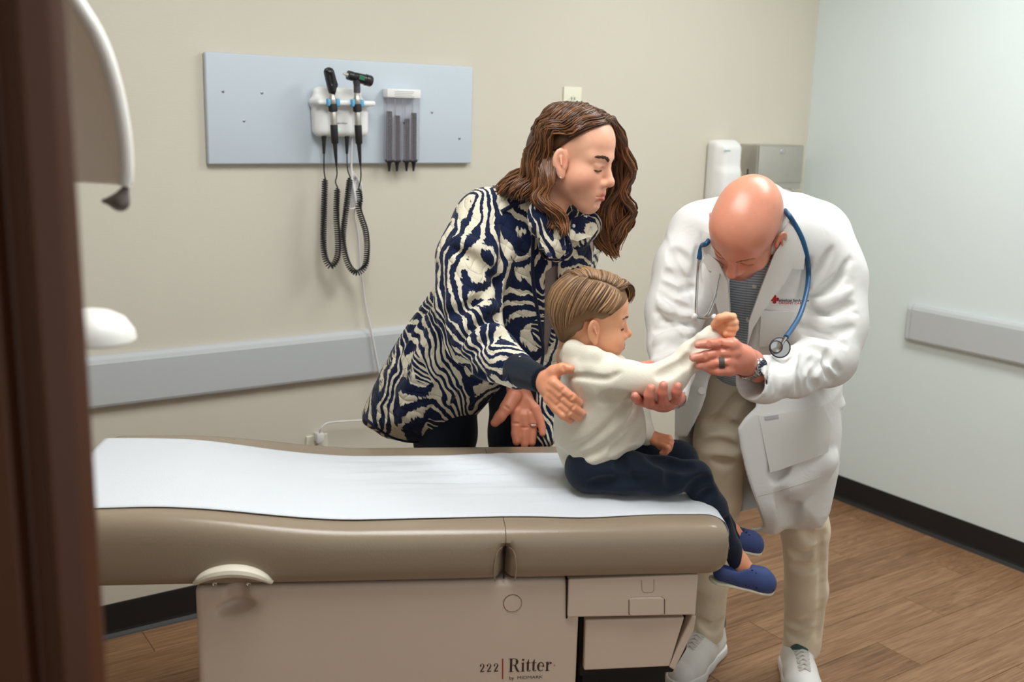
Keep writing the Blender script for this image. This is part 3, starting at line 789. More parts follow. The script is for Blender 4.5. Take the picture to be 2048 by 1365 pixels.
f.cone(a, b, .0150, .0120, .004, flat=((0, 1, 0), .8)); f.cone(PX(662, 152, -.112), PX(670, 170, -.112), .011, .009, .006); f.cone(PX(664, 178, -.108), PX(665, 190, -.108), .010, .008, .004)
f.cone(PX(651, 142, -.12), PX(652, 140, -.12), .005, .005, .003); f.cone(PX(661, 150, -.125), PX(664, 168, -.125), .004, .004, .002, 's')
V, F = f.mesh(1); link('head', mesh_np('head', V, F), M_bl2, r1, True)
p2_ = [(722, 352, -.10), (720, 366, -.10), (717, 376, -.10), (720, 400, -.10), (718, 420, -.098), (731, 462, -.095), (734, 500, -.09), (730, 532, -.088), (714, 546, -.085), (698, 532, -.082), (688, 500, -.078), (686, 470, -.075), (692, 420, -.068), (700, 354, -.062), (695, 338, -.062)]
r2, top2, ax2 = instrument('otoscope', handles[1], plugs[1], [0, (713, 184), (718, 289), (721, 332), (694, 308), 2, 13], p2_, 'black barrel-headed ear scope with coiled cord, right one on the charging unit')
mb = MB(); a = PX(695, 150, -.108); b = PX(743, 163, -.108); axo = unit(b-a); Lo = np.linalg.norm(b-a)
hd = mb.lathe([(.010, 0), (.0135, .001), (.0140, Lo*.2), (.0125, Lo*.22), (.0135, Lo*.3), (.0150, Lo*.65), (.0150, Lo*.72), (.0168, Lo*.74), (.0168, Lo*.95), (.014, Lo), (.008, Lo*1.005)], a, axo, 24).build('head', M_bl2, r2, smooth=True)
MB().tube([PX(713, 160, -.108), PX(714, 175, -.108)], [.012, .0095], 14).build('head_stem', mat('dark_grey_plastic', (62, 60, 64), .4), r2, smooth=True)
MB().lathe([(.0100, 0), (.0102, .018), (.0085, .019)], PX(714, 186, -.108), (0, 0, 1), 16).build('adapter', mat('grey_adapter', (72, 70, 74), .4), r2, smooth=True)
MB().lathe([(.006, 0), (.0045, .004), (.0028, .013), (.0022, .015), (.0012, .0148)], a, -axo, 14).build('tip', M_steel, r2, smooth=True)
w = PX(724, 156, -.1255); MB().box((-.009, -.0012, -.0062), (.009, .0012, .0062), .001, M=Matrix.Translation(w)@Matrix.Rotation(.22, 4, 'Y')).build('green_label', mat('green_window', (40, 110, 84), .3), hd)
# --- white mains lead of the unit
cp = [(704, 276, -.05), (703, 330, -.045), (706, 370, -.06), (712, 410, -.06), (709, 430, -.045), (716, 470, -.04), (722, 540, -.035), (731, 610, -.03), (742, 660, -.035), (754, 722, -.04), (765, 790, -.04), (750, 836, -.04), (722, 841, -.04), (690, 843, -.04), (655, 847, -.035), (642, 858, -.035), (639, 866, -.03)]
mb = MB(); mb.tube(spline([PX(*q) for q in cp], 160), .0028, 7)
for k in range(5):                                      # gathered loops tied below the board
    t = np.linspace(0, 2*math.pi, 28); cx = 706+1.5*k
    mb.tube(np.array([PX(cx+(4+k)*math.sin(q)+k, 380+(36-4*k)*math.cos(q), -.05-.008*math.sin(q*2+k)) for q in t]), .0024, 6)
mb.tube([PX(700+12*math.sin(q), 412+6*math.cos(q), -.052-.012*math.cos(q)) for q in np.linspace(0, 12, 40)], .002, 6)
cr = mb.build('power_cord', M_cord, smooth=True); tag(cr, 'white power cord hanging down the beige wall from the charging unit', 'cord')
q = PX(638, 873, -.02)
MB().box((q[0]-.012, -.034, q[2]-.02), (q[0]+.012, -.004, q[2]+.012), .004).build('plug', M_cord, cr, smooth=True)
MB().box((q[0]-.037, -.006, q[2]-.085), (q[0]+.037, 0, q[2]+.0), .003).build('outlet_plate_low', mat('ivory_plate', (226, 224, 205), .45))
o_ = bpy.data.objects['outlet_plate_low']; o_.name = 'wall_outlet'; tag(o_, 'low ivory wall outlet behind the table that takes the white cord', 'outlet')
# --- specula dispenser
d0 = PX(775, 177, -.055); d1 = PX(839, 322, -.055)
sr_ = empty('specula_dispenser', (d0[0], -.022, d1[2])); tag(sr_, 'clear four-tube dispenser of black ear tips with white header on the board', 'dispenser')
xa, xb, za, zb_ = d0[0], d1[0], d1[2], d0[2]
hz = zb_-PX(776, 195, -.055)[2]
MB().box((xa-.002, -.058, zb_-hz), (xb+.002, -.024, zb_), .003).build('header', M_wp, sr_, smooth=True)
for k in range(4):
    MB().box((xa+.022+.003*(k % 2), -.0586, zb_-.007-.005*k), (xb-.022-.004*(k % 3), -.058, zb_-.0082-.005*k)).build('header_print', mat('faint_print', (150, 150, 155), .7), sr_)
def clear_mat():
    t = NT('clear_acrylic'); t.b.inputs['Base Color'].default_value = lin((196, 190, 200))+(1,); t.b.inputs['Roughness'].default_value = .15
    t.b.inputs['Alpha'].default_value = .17; return t.m
M_clear = clear_mat()
MB().box((xa, -.054, za), (xb, -.026, zb_-hz), .002).build('clear_case', M_clear, sr_)
n4 = [xa+(xb-xa)*q for q in (.12, .36, .66, .88)]; tops = (222, 230, 236, 224)
for x, ty in zip(n4, tops):
    zt_ = PX(800, ty, -.05)[2]
    prof = []
    N_ = int((zt_-za)/.006)
    for k in range(N_): z = za+(zt_-za)*k/N_; prof += [(.0094, z-za), (.0084, z-za+.0045)]
    MB().lathe(prof, (x, -.041, za), (0, 0, 1), 12).build('ear_tip_stack', M_rub, sr_, smooth=False)
    MB().lathe([(.013, .004), (.013, -.002), (.0075, -.006), (.0055, -.014), (.0035, -.028), (.0028, -.033)], (x, -.041, za), (0, 0, 1), 14).build('tube_nozzle', M_rub, sr_, smooth=True)
    for sg in (-1, 1): MB().box((x+sg*.0125-.001, -.055, za), (x+sg*.0125+.001, -.05, zb_-hz)).build('tube_rib', M_clear, sr_)
MB().lathe([(.003, 0), (.003, .002), (.001, .002)], ((n4[1]+n4[2])/2, -.054, PX(808, 246, -.05)[2]), (0, -1, 0), 12).build('screw', M_rub, sr_)
# --- wall outlet above the woman
a = PX(1126, 173, 0); b = PX(1162, 173, 0)
orr = empty('wall_outlet', (a[0], 0, a[2]-.125)); tag(orr, 'ivory wall outlet plate just above the head of the woman', 'outlet')
MB().box((a[0], -.007, a[2]-.127), (b[0], -.0003, a[2]), .003, seg=2).build('plate', mat('ivory_plastic', (230, 228, 206), .4), orr, smooth=True)
cx = (a[0]+b[0])/2
for k, zz in enumerate((.043, .084)):
    MB().lathe([(.017, 0), (.017, .0012), (.015, .0015)], (cx, -.0068, a[2]-zz), (0, -1, 0), 28, sc=(1, .85)).build('receptacle', mat('ivory_face', (222, 220, 198), .45), orr, smooth=True)
    for dx, dz, w_, h_ in ((-.006, .003, .0012, .0045), (.006, .003, .0012, .0045), (0, -.008, .0022, .0022)):
        MB().box((cx+dx-w_, -.0092, a[2]-zz+dz-h_), (cx+dx+w_, -.008, a[2]-zz+dz+h_)).build('slot', M_dark, orr)
# --- soap dispenser
f = Field((-.68, -.14, 1.16), (-.40, .0, 1.52), .003)
zt_ = PX(1445, 281, -.05)[2]; zb_ = PX(1410, 408, -.02)[2]; xl = PX(1405, 400, 0)[0]; xr = PX(1483, 360, -.085)[0]
print('soap', xl, xr, zb_, zt_)
f.box((xl, -.06, zb_), (xr, 0, zt_), .018); f.box((xl+.012, -.088, zb_+.02), (xr-.004, -.02, zt_-.012), .02, k=.03)
f.box((xl+.016, -.093, zb_+.03), (xr-.012, -.05, zt_-.11), .02, k=.03)
V, F = f.mesh(2); sd = empty('soap_dispenser', (xl, 0, zb_)); tag(sd, 'white wall soap dispenser with grey oval window beside the steel box', 'dispenser')
link('housing', mesh_np('housing', V, F), M_wp, sd, True)
w = PX(1466, 355, -.094); MB().lathe([(.0135, 0), (.013, .002), (.010, .0026), (.002, .002)], w+np.array([0, .002, 0]), (0, -1, 0), 24, sc=(.8, 1.15)).build('level_window', mat('grey_window', (128, 136, 138), .2), sd, smooth=True)
w = PX(1455, 302, -.089)
for k in range(6): MB().box((w[0]-.016+.0055*k, -.0895, w[2]-.0018), (w[0]-.0118+.0055*k, -.0878, w[2]+.0018)).build('brand_mark', mat('teal_print', (110, 160, 158), .6), sd)
MB().box((xl+.02, -.05, zb_-.012), (xl+.05, -.02, zb_+.004), .003).build('nozzle', mat('tan_nozzle', (196, 180, 150), .5), sd)
# --- steel towel dispenser
yl = -.10; xl = PX(1480, 300, 0)[0]; xr = PX(1609, 300, yl)[0]; zt_ = PX(1560, 290, yl)[2]; zb_ = PX(1560, 366, yl)[2]
print('towel', xl, xr, zb_, zt_)
td = empty('towel_dispenser', (xl, 0, zb_)); tag(td, 'brushed steel paper towel box with key lock in the room corner', 'dispenser')
body = MB().box((xl, -.095, zb_-.02), (xr, 0, zt_), .003).build('case', M_steel, td)
MB().box((xl+.004, yl, zb_), (xr-.002, -.0955, zt_-.004), .003).build('door', M_steel, td, smooth=True)
w = PX(1565, 303, yl); MB().lathe([(.011, 0), (.011, .002), (.008, .003), (.0075, .006), (.002, .007)], w, (0, -1, 0), 20).build('lock', M_chrome, td, smooth=True)
w = PX(1494, 346, -.04); MB().box((xl-.0012, -.052, w[2]-.014), (xl+.001, -.047, w[2]+.016)).build('level_slot', M_dark, td)
MB().box((xl+.006, -.098, zb_-.026), (xr-.004, -.02, zb_-.018), .003).build('outlet_lip', M_steel, td)
tp = MB()
for k in range(3):
    V = [(xl+.05+u*.17, -.085-.012*math.sin(u*3+k)+.02*k-.012*v, zb_-.026-.028*v-.004*math.sin(u*7+k)-.004*k) for v in (0, .5, 1) for u in np.linspace(0, 1, 8)]
    tp.raw(V, [(i*8+j, i*8+j+1, i*8+8+j+1, i*8+8+j) for i in range(2) for j in range(7)])
tpo = tp.build('paper_towel', mat('towel_paper', (236, 236, 230), .85), None, smooth=True); tpo.modifiers.new('t', 'SOLIDIFY').thickness = .0008
tag(tpo, 'white paper towel poking out under the steel towel box', 'paper towel')

# ================================================================== EXAM LAMP behind the door frame, at the left
lp = empty('exam_lamp', l2w((-.62, 1.32, 0))); tag(lp, 'white curved exam lamp with grey tip seen past the dark door frame', 'lamp')
M_lw = mat('lamp_white', (232, 232, 226), .4); M_lb = mat('lamp_beige', (252, 247, 234), .5); M_lg = mat('lamp_grey', (112, 104, 100), .4)
arc = [(120, -60), (150, 0), (188, 60), (216, 125), (236, 200), (248, 275), (252, 335), (250, 372)]
A_ = np.array([Q(x, y, 1.25) for x, y in arc]); As = spline(A_, 36)
MB(xf).tube(As, np.linspace(.0105, .0075, 36), 12).build('rim', M_lw, lp, smooth=True)
# curved shade behind the rim, sweeping to the left
V = []; nS = 12
for p in As:
    for k in range(nS):
        u = k/(nS-1); V.append((p[0]-.16*u, p[1]+.012+.05*math.sin(u*2.2), p[2]-.004*u))
sh = MB(xf).raw(V, [(i*nS+k, i*nS+k+1, (i+1)*nS+k+1, (i+1)*nS+k) for i in range(35) for k in range(nS-1)]).build('shade', M_lb, lp, smooth=True)
sh.modifiers.new('t', 'SOLIDIFY').thickness = .006
f = Field((-.56, 1.15, 1.38), (-.40, 1.35, 1.52), .0025)
f.cone(Q(206, 402, 1.25), Q(240, 404, 1.25), .003, .010, .004); f.cone(Q(240, 404, 1.25), Q(251, 378, 1.25), .010, .005, .008)
V, F = f.mesh(2); skin_obj('tip', [(V, F)], M_lg, lp)
c = Q(200, 676, 1.25)
prof = [(.052, 0), (.054, .002), (.052, .012), (.042, .026), (.026, .034), (.004, .037)]
MB(xf).lathe(prof, c+np.array([-.012, 0, -.002]), (.04, 0, 1), 32).build('dome', M_lw, lp, smooth=True)
MB(xf).tube([(-.62, 1.32, .0), (-.62, 1.32, 1.9)], .016, 16).build('pole', M_lw, lp, smooth=True)
MB(xf).tube(spline([c+np.array([-.012, 0, .01]), c+np.array([-.06, .03, .0]), (-.62, 1.32, c[2])], 12), .010, 12).build('bracket', M_lw, lp, smooth=True)
MB(xf).tube(spline([A_[0], (-.58, 1.28, 1.74), (-.62, 1.32, 1.78)], 10), .009, 12).build('arm', M_lw, lp, smooth=True)
MB(xf).lathe([(.20, 0), (.20, .02), (.16, .035), (.02, .045)], (-.62, 1.32, 0), (0, 0, 1), 32).build('floor_base', M_lw, lp, smooth=True)
# ================================================================== PEOPLE: shared builders
def skin_mat(name, rough=.45, sss=.12, bump=.12):
    t = NT(name); at = t.n('ShaderNodeVertexColor'); at.layer_name = 'tint'
    tc = t.n('ShaderNodeTexCoord'); nz = t.n('ShaderNodeTexNoise', i_Scale=55.0, i_Detail=4.0); t.l(tc.outputs['Object'], nz.inputs[0])
    mr = t.n('ShaderNodeMapRange', i_3=.93, i_4=1.07); t.l(nz.outputs[0], mr.inputs[0])
    vs = t.n('ShaderNodeVectorMath', operation='SCALE'); t.l(at.outputs[0], vs.inputs[0]); t.l(mr.outputs[0], vs.inputs['Scale']); t.l(vs.outputs[0], t.b.inputs['Base Color'])
    t.b.inputs['Roughness'].default_value = rough; t.b.inputs['Subsurface Weight'].default_value = sss; t.b.inputs['Subsurface Radius'].default_value = (.010, .004, .002); t.b.inputs['Subsurface Scale'].default_value = .6
    n2 = t.n('ShaderNodeTexNoise', i_Scale=900.0, i_Detail=2.0); t.l(tc.outputs['Object'], n2.inputs[0])
    bp = t.n('ShaderNodeBump', i_Strength=bump, i_Distance=.0006); t.l(n2.outputs[0], bp.inputs['Height']); t.l(bp.outputs[0], t.b.inputs['Normal'])
    return t.m
def hair_mat(name, dark, light, rough=.42):
    t = NT(name); at = t.n('ShaderNodeVertexColor'); at.layer_name = 'tint'
    mx = t.n('ShaderNodeMix'); mx.data_type = 'RGBA'; mx.inputs['A'].default_value = lin(dark)+(1,); mx.inputs['B'].default_value = lin(light)+(1,)
    t.l(at.outputs[0], mx.inputs['Factor']); t.l(mx.outputs['Result'], t.b.inputs['Base Color'])
    t.b.inputs['Roughness'].default_value = rough; t.b.inputs['Specular IOR Level'].default_value = .45
    t.b.inputs['Anisotropic'].default_value = .5
    return t.m
def headrot(yaw, pitch, roll):
    y, p, r = (math.radians(q) for q in (yaw, pitch, roll))
    Rz = np.array([[math.cos(y), -math.sin(y), 0], [math.sin(y), math.cos(y), 0], [0, 0, 1]]); Rx = np.array([[1, 0, 0], [0, math.cos(p), -math.sin(p)], [0, math.sin(p), math.cos(p)]])
    Ry = np.array([[math.cos(r), 0, math.sin(r)], [0, 1, 0], [-math.sin(r), 0, math.cos(r)]]); return Rz@Rx@Ry
def gauss(P_, c, r): return np.exp(-(((P_-np.array(c))/np.array(r))**2).sum(1))
class Head:
    """canonical head: x to the person's right, y forward, z up, eyes at z=0, metres at scale 1"""
    def __init__(s, scale, yaw, pitch, roll, pos, skin, kind):
        s.sc = scale; s.R = headrot(yaw, pitch, roll); s.pos = np.array(pos); s.kind = kind
        f = Field((-.1, -.135, -.165), (.1, .135, .135), .002); ch = kind == 'boy'; man = kind == 'man'
        cw = .078 if man else (.079 if ch else .073)
        f.ell((0, -.012 if kind == 'woman' else -.018, .035), (cw, .092 if kind == 'woman' else (.098 if not ch else .102), .083 if not ch else .088), k=.01)
        f.ell((0, .028, .045), (.066, .058, .06), k=.03)
        f.ell((0, .034, -.03), (.058, .054, .066), k=.03)
        jz = -.050; jw = .054 if man else (.047 if ch else .047)
        for sg in (-1, 1):
            f.cone((sg*jw, .0, jz), (sg*(.018 if man else .012), .060, -.096 if not ch else -.09), .019 if man else .017, .016, .03)
            f.ball((sg*.037, .053, -.033 if not ch else -.043), .027 if not ch else .031, .03)
            f.cone((sg*.012, .082, .020), (sg*.047, .063, .019), .011 if man else .008, .008, .02)
        f.ball((0, .072, -.096 if not ch else -.09), .019 if man else .0175, .022)
        f.ell((0, .070, -.066), (.033, .028, .026), k=.022)
        # neck
        nr = .062 if man else (.046 if ch else .05); ny = -.03 if ch else -.045
        f.cone((0, -.026, -.04), (0, ny, -.12 if ch else -.17), nr, nr, .03)
        for sg in (-1, 1):
            f.ell((sg*.032, .100, -.001), (.020, .016, .0125), k=.016, op='s')
            f.ball((sg*.0315, .0695, -.003), .0155, .004)
            f.cone((sg*.020, .0845, .0045), (sg*.044, .076, .003), .0028, .0022, .006)
        # nose
        if ch: f.cone((0, .082, .002), (0, .101, -.030), .0075, .0095, .014); f.ball((0, .103, -.033), .0105, .008)
        else: f.cone((0, .084, .008), (0, .105, -.028), .0085 if man else .0075, .0105 if man else .009, .012); f.ball((0, .1055, -.033), .0125 if man else .0105, .008)
        for sg in (-1, 1):
            f.ball((sg*(.0145 if man else .0120), .0945, -.0385), .0088 if not ch else .008, .007); f.ball((sg*.006, .102, -.0465), .0035, .003, 's')
        # lips
        for sg in (-1, 1):
            f.cone((sg*.005, .0962, -.0628), (sg*.0225, .0862, -.0685), .0046, .0026, .005); f.cone((0, .0955, -.0742), (sg*.019, .0862, -.0715), .0058, .003, .005)
            f.cone((0, .1020, -.0685), (sg*.0240, .0895, -.0690), .0014, .0012, .003, 's')
        f.cone((-.012, .0925, -.0845), (.012, .0925, -.0845), .0045, .0045, .01, 's')
        # ears
        ez = -.008
        for sg in (-1, 1):
            n = unit((sg*.84, .44, .0)); ex = sg*(cw+.0035-.073); M = np.stack([n, unit(np.cross((0, -.25, 1), n)), np.cross(n, unit(np.cross((0, -.25, 1), n)))])
            f.ell((ex+sg*.0755, .004, ez), (.0068, .0185, .032), M, k=.005)
            f.ell((ex+sg*.0715, .0125, ez-.030), (.0055, .009, .011), M, k=.006)
            f.ell((ex+sg*.0815, .0075, ez+.004), (.0052, .0112, .0205), M, k=.003, op='s'); f.cone((ex+sg*.0795, .004, ez+.012), (ex+sg*.0815, .012, ez-.006), .0028, .0028, .004)
        f.shapes = None
        V, F = f.mesh(2); s.V0 = V; s.F = F; s.f = f
        C = np.tile(np.array(lin(skin)), (len(V), 1)); Vs = V*np.array([1, 1, 1])
        ab = np.c_[np.abs(V[:, 0]), V[:, 1], V[:, 2]]
        def tint(w, col): 
            nonlocal C; w = np.clip(w, 0, 1)[:, None]; C = C*(1-w)+np.array(lin(col))*w
        if kind == 'woman':
            tint(.55*gauss(ab, (.045, .06, -.035), (.022, .03, .02)), (226, 130, 105)); lipc = (196, 98, 88)
        elif ch: tint(.45*gauss(ab, (.045, .06, -.045), (.024, .03, .022)), (232, 140, 112)); lipc = (206, 112, 98)
        else: lipc = (176, 92, 78)
        lip = np.maximum(gauss(ab, (.006, .099, -.0635), (.015, .008, .0045)), gauss(ab, (.004, .097, -.0745), (.015, .008, .0055)))*1.3
        tint(lip, lipc)
        tint(.35*gauss(ab, (.076, .006, -.008), (.012, .02, .03)), (222, 110, 84))
        tint(.30*gauss(ab, (0, .108, -.034), (.016, .012, .014)), (214, 108, 84))
        tint(.35*gauss(ab, (.032, .082, -.012), (.018, .012, .008)), (170, 100, 80))
        if man:
            jawm = sstep(-V[:, 2], .045, .07)*sstep(V[:, 1], -.01, .03)*(1-np.clip(lip, 0, 1)); tint(.5*jawm, (150, 104, 78))
            tint(.35*sstep(V[:, 1], .02, .08)*sstep(V[:, 2], -.05, .0)*(1-sstep(V[:, 2], .05, .09)), (206, 110, 78))
            sd_ = sstep(np.abs(V[:, 0]), .05, .072)*sstep(-V[:, 1], -.02, .02)*sstep(V[:, 2], -.03, .02)*(1-sstep(V[:, 2], .05, .085)); tint(.25*sd_, (170, 116, 96))
        s.C = C
    def P(s, p):
        p = np.array(p, float)
        if s.kind == 'boy': p[..., 1] = np.where(p[..., 1] > 0, p[..., 1]*1.09, p[..., 1]*.93)
        return s.pos+(p*s.sc)@s.R.T
    def part(s): return s.P(s.V0), s.F
    def lines(s, mb, brow_r=.0011, brow_n=70, lash=True, rng=RNG, lash_r=.0013):
        """eyebrow hairs and lash lines added to mb (local frame)"""
        for sg in (-1, 1):
            for _ in range(brow_n):
                u = rng.random(); x = .012+.036*u; z = .0185+.006*math.sin(u*2.4)+rng.normal(0, .0016)*(1-.5*u)
                p = s.surf(np.array([sg*x, .13, z])); q = s.surf(np.array([sg*(x+.006), .13, z+.0022-.003*u]))
                if p is None or q is None: continue
                mb.tube([s.P(p), s.P((p+q)/2+np.array([0, .0006, 0])), s.P(q)], [brow_r*s.sc, brow_r*s.sc, .0003], 4)
            if lash:
                pts = []
                for u in np.linspace(-1, 1, 9):
                    x = .0320+.0150*u; zc = -.0080-.0022*(1-u*u)
                    q = s.surf(np.array([sg*x, .13, zc]))
                    if q is not None: pts.append(s.P(q+np.array([0, .0006, 0])))
                mb.tube(pts, [.0006]+[lash_r*s.sc]*(len(pts)-2)+[.0006], 5)
    def surf(s, p):
        ys = np.arange(.13, -.05, -.0007); v = s.f.sample(np.c_[np.full(len(ys), p[0]), ys, np.full(len(ys), p[2])]); i = np.argmax(v < 0)
        return None if v[i] >= 0 else np.array([p[0], ys[i], p[2]])
    def scalp(s, d, off=0.):
        """point on the skull along direction d from the cranium centre (canonical)"""
        c = np.array([0, -.012, .03]); d = unit(d); t = np.arange(.15, .03, -.001); P_ = c+t[:, None]*d; v = s.f.sample(P_); i = np.argmax(v < 0)
        return c+d*(t[i]+off)
def strands(mb, cols, guides, n, width, rad, seg=14, sides=5, wave=0., wavel=.06, rng=RNG, tint=(.2, .8), sm=True, k=2.2):
    """locks: each guide is a 3-D polyline (local); new locks are blends of neighbouring guides with jitter"""
    G = [spline(np.array(g), seg) for g in guides]; m_ = len(G)
    for i in range(n):
        u = rng.random()*(m_-1); j = min(int(u), m_-2); t = u-j; P_ = G[j]*(1-t)+G[j+1]*t
        P_ = P_+rng.normal(0, width, 3)*np.linspace(.35, 1, seg)[:, None]
        if wave:
            ln = np.r_[0, np.cumsum(np.linalg.norm(np.diff(P_, axis=0), axis=1))]; ph = rng.random()*1.2+j*.7
            T = unit(P_[-1]-P_[0]); s1 = unit(np.cross(T, (0, 1, .1))); s2 = np.cross(T, s1); gr = np.clip(ln/.09, 0, 1)[:, None]
            P_ = P_+gr*wave*(np.sin(ln/wavel*2*math.pi+ph)[:, None]*s1+np.cos(ln/wavel*2*math.pi+ph)[:, None]*s2*.8)
        r = rad*(.6+.8*rng.random()); prof = np.sin(np.linspace(.25, 1, seg)**.8*math.pi*.97)**.5; prof[0] = .7
        n0 = mb.n; mb.tube(P_, r*prof, sides, flat=.55)
        c = np.clip(rng.normal((tint[0]+tint[1])/2, (tint[1]-tint[0])/2.2), 0, 1)
        ramp = np.repeat(np.clip(c*np.linspace(.6, 1.45, seg)+.06, 0, 1), sides); cols.append(ramp)
def hair_obj(name, mb, cols, material, parent):
    V = l2w(np.concatenate(mb.v)); me = mesh_np(name, V, mb.f); o = link(name, me, material, parent, True)
    c = np.concatenate(cols); color_attr(o, np.repeat(c[:, None], 3, 1)); return o
def finger(f, js, k=.004):
    """js: list of (pos, radius)"""
    f.chain(js, k)
def fabric(name, col, rough=.85, noise=.05, nscale=12, weave=900, bump=.25, sheen=.15, fold=0., fscale=14):
    t = NT(name); tc = t.n('ShaderNodeTexCoord'); t.b.inputs['Roughness'].default_value = rough; t.b.inputs['Sheen Weight'].default_value = sheen; t.b.inputs['Specular IOR Level'].default_value = .2
    nz = t.n('ShaderNodeTexNoise', i_Scale=nscale, i_Detail=5.0); t.l(tc.outputs['Object'], nz.inputs[0])
    n2 = t.n('ShaderNodeTexNoise', i_Scale=weave, i_Detail=2.0); t.l(tc.outputs['Object'], n2.inputs[0])
    ad = t.n('ShaderNodeMath', operation='ADD'); t.l(nz.outputs[0], ad.inputs[0]); t.l(n2.outputs[0], ad.inputs[1])
    mr = t.n('ShaderNodeMapRange', i_1=.4, i_2=1.6, i_3=1-noise, i_4=1+noise); t.l(ad.outputs[0], mr.inputs[0])
    vs = t.n('ShaderNodeVectorMath', operation='SCALE'); vs.inputs[0].default_value = lin(col); t.l(mr.outputs[0], vs.inputs['Scale']); t.l(vs.outputs[0], t.b.inputs['Base Color'])
    bp = t.n('ShaderNodeBump', i_Strength=bump, i_Distance=.0012); t.l(n2.outputs[0], bp.inputs['Height']); last = bp
    if fold:
        n3 = t.n('ShaderNodeTexNoise', i_Scale=fscale, i_Detail=2.0, i_Distortion=1.0); t.l(tc.outputs['Object'], n3.inputs[0])
        b2 = t.n('ShaderNodeBump', i_Strength=fold, i_Distance=.02); t.l(n3.outputs[0], b2.inputs['Height']); t.l(bp.outputs[0], b2.inputs['Normal']); last = b2
    t.l(last.outputs[0], t.b.inputs['Normal']); return t.m
def person(loc, label):
    r = empty('person', l2w(loc)); tag(r, label, 'person'); return r
def bodymesh(root, parts, cols, material):
    o, V = skin_obj('body', parts, material, root); color_attr(o, np.concatenate(cols)); return o
def solid(n, col): return np.tile(np.array(lin(col)), (n, 1))
def nail_tint(V, C, nails, col):
    for p in nails:
        w = np.exp(-((V-np.array(p))**2).sum(1)/(.0052**2)); C = C*(1-w[:, None]*.75)+np.array(lin(col))*w[:, None]*.75
    return C
# ================================================================== THE BOY on the table
boy = person((.2, 2.19, .75), 'small boy in cream sweater and navy trousers sitting on the exam table')
SK_B = (232, 170, 132)
M_skin_b = skin_mat('child_skin', .5); M_swt = fabric('cream_fleece', (224, 218, 201), .95, .05, 60, 700, .6, .3, fold=.05, fscale=26)
M_navy = fabric('navy_twill', (22, 32, 48), .8, .12, 25, 1000, .35, .1); M_shoe = mat('blue_foam', (50, 68, 122), .6, bump=.1, bscale=300); M_sole = mat('cream_sole', (226, 220, 196), .6)
HB = Head(.785, -86.7, -5.5, 7, (.1615, 2.18, 1.1303), SK_B, 'boy')
# sweater
f = Field((.02, 1.96, .72), (.58, 2.40, 1.16), .0032); f.fold = .95; f.fk = .016
PLB = (2.185, .9, -.05, 0)
f.pillow([(1140, 688), (1126, 705), (1123, 745), (1116, 790), (1108, 835), (1108, 880), (1122, 922), (1136, 950), (1160, 958), (1195, 952), (1232, 925), (1262, 897), (1288, 878), (1291, 845), (1282, 800), (1268, 765), (1252, 738), (1232, 716), (1205, 704)], PLB, .085, .115, k=.0, smooth_n=90)
# near arm stretched forward, far arm down to the thigh
f.chain([J(1185, 752, 2.105, 40), J(1250, 762, 2.08, 36), J(1325, 765, 2.075, 31), J(1345, 752, 2.08, 30)], .03)
f.chain([J(1325, 765, 2.075, 30), J(1385, 712, 2.10, 27), J(1428, 675, 2.115, 26)], .018)
f.chain([J(1190, 760, 2.27, 38), J(1262, 815, 2.29, 30), J(1293, 872, 2.24, 20)], .03)
# turned-down cowl collar
cl1 = [J(1146, 700, 2.13, 17), J(1185, 713, 2.10, 17), J(1218, 724, 2.12, 14), J(1236, 726, 2.17, 12), J(1215, 710, 2.25, 14), J(1165, 690, 2.26, 17), J(1140, 692, 2.2, 17), J(1146, 700, 2.13, 17)]
cl2 = [J(1140, 724, 2.125, 14), J(1180, 737, 2.083, 13), J(1215, 741, 2.10, 12), J(1238, 735, 2.17, 12), J(1215, 722, 2.27, 12), J(1160, 705, 2.28, 14), J(1130, 708, 2.2, 15), J(1140, 724, 2.125, 14)]
f.chain(cl2, .010); f.chain(cl1, .016)
# folds
for pts, r, d in (([(1205, 800), (1235, 797), (1285, 800)], .008, .006), ([(1262, 797), (1235, 840), (1190, 885), (1130, 905)], .007, .005),
                  ([(1278, 815), (1250, 855), (1205, 895), (1150, 920)], .008, .005), ([(1285, 850), (1260, 880), (1225, 905)], .006, .004), ([(1318, 752), (1340, 742), (1362, 728)], .004, .003), ([(1365, 730), (1390, 708)], .004, .003), ([(1385, 698), (1405, 690), (1425, 690)], .004, .003), ([(1115, 900), (1150, 935), (1180, 940)], .006, .004)):
    f.crease(pts, r, d)
for pts, r, d in (([(1258, 812), (1225, 857), (1170, 900)], .006, .004), ([(1395, 668), (1420, 690), (1440, 697)], .005, .003)): f.crease(pts, r, d, 'u')
f.crease([(1130, 753), (1170, 754), (1212, 758), (1240, 746)], .004, .005, 's', .008)
# open cuff and waist
f.chain([J(1425, 678, 2.115, 20), J(1445, 660, 2.118, 22)], .003, 's')
a, b = Q(1300, 875, 2.24), Q(1315, 885, 2.235); f.cone(a, b, .011, .013, .002, 's')
FB = f
V, F = f.mesh(1); swt, _ = skin_obj('sweater', [(V, F)], M_swt, boy); bvS = bvh_of(swt)
mb = MB(); L_ = line_on(bvS, [(1138, 948), (1165, 952), (1195, 947), (1235, 920), (1262, 898)], .0005, 30)
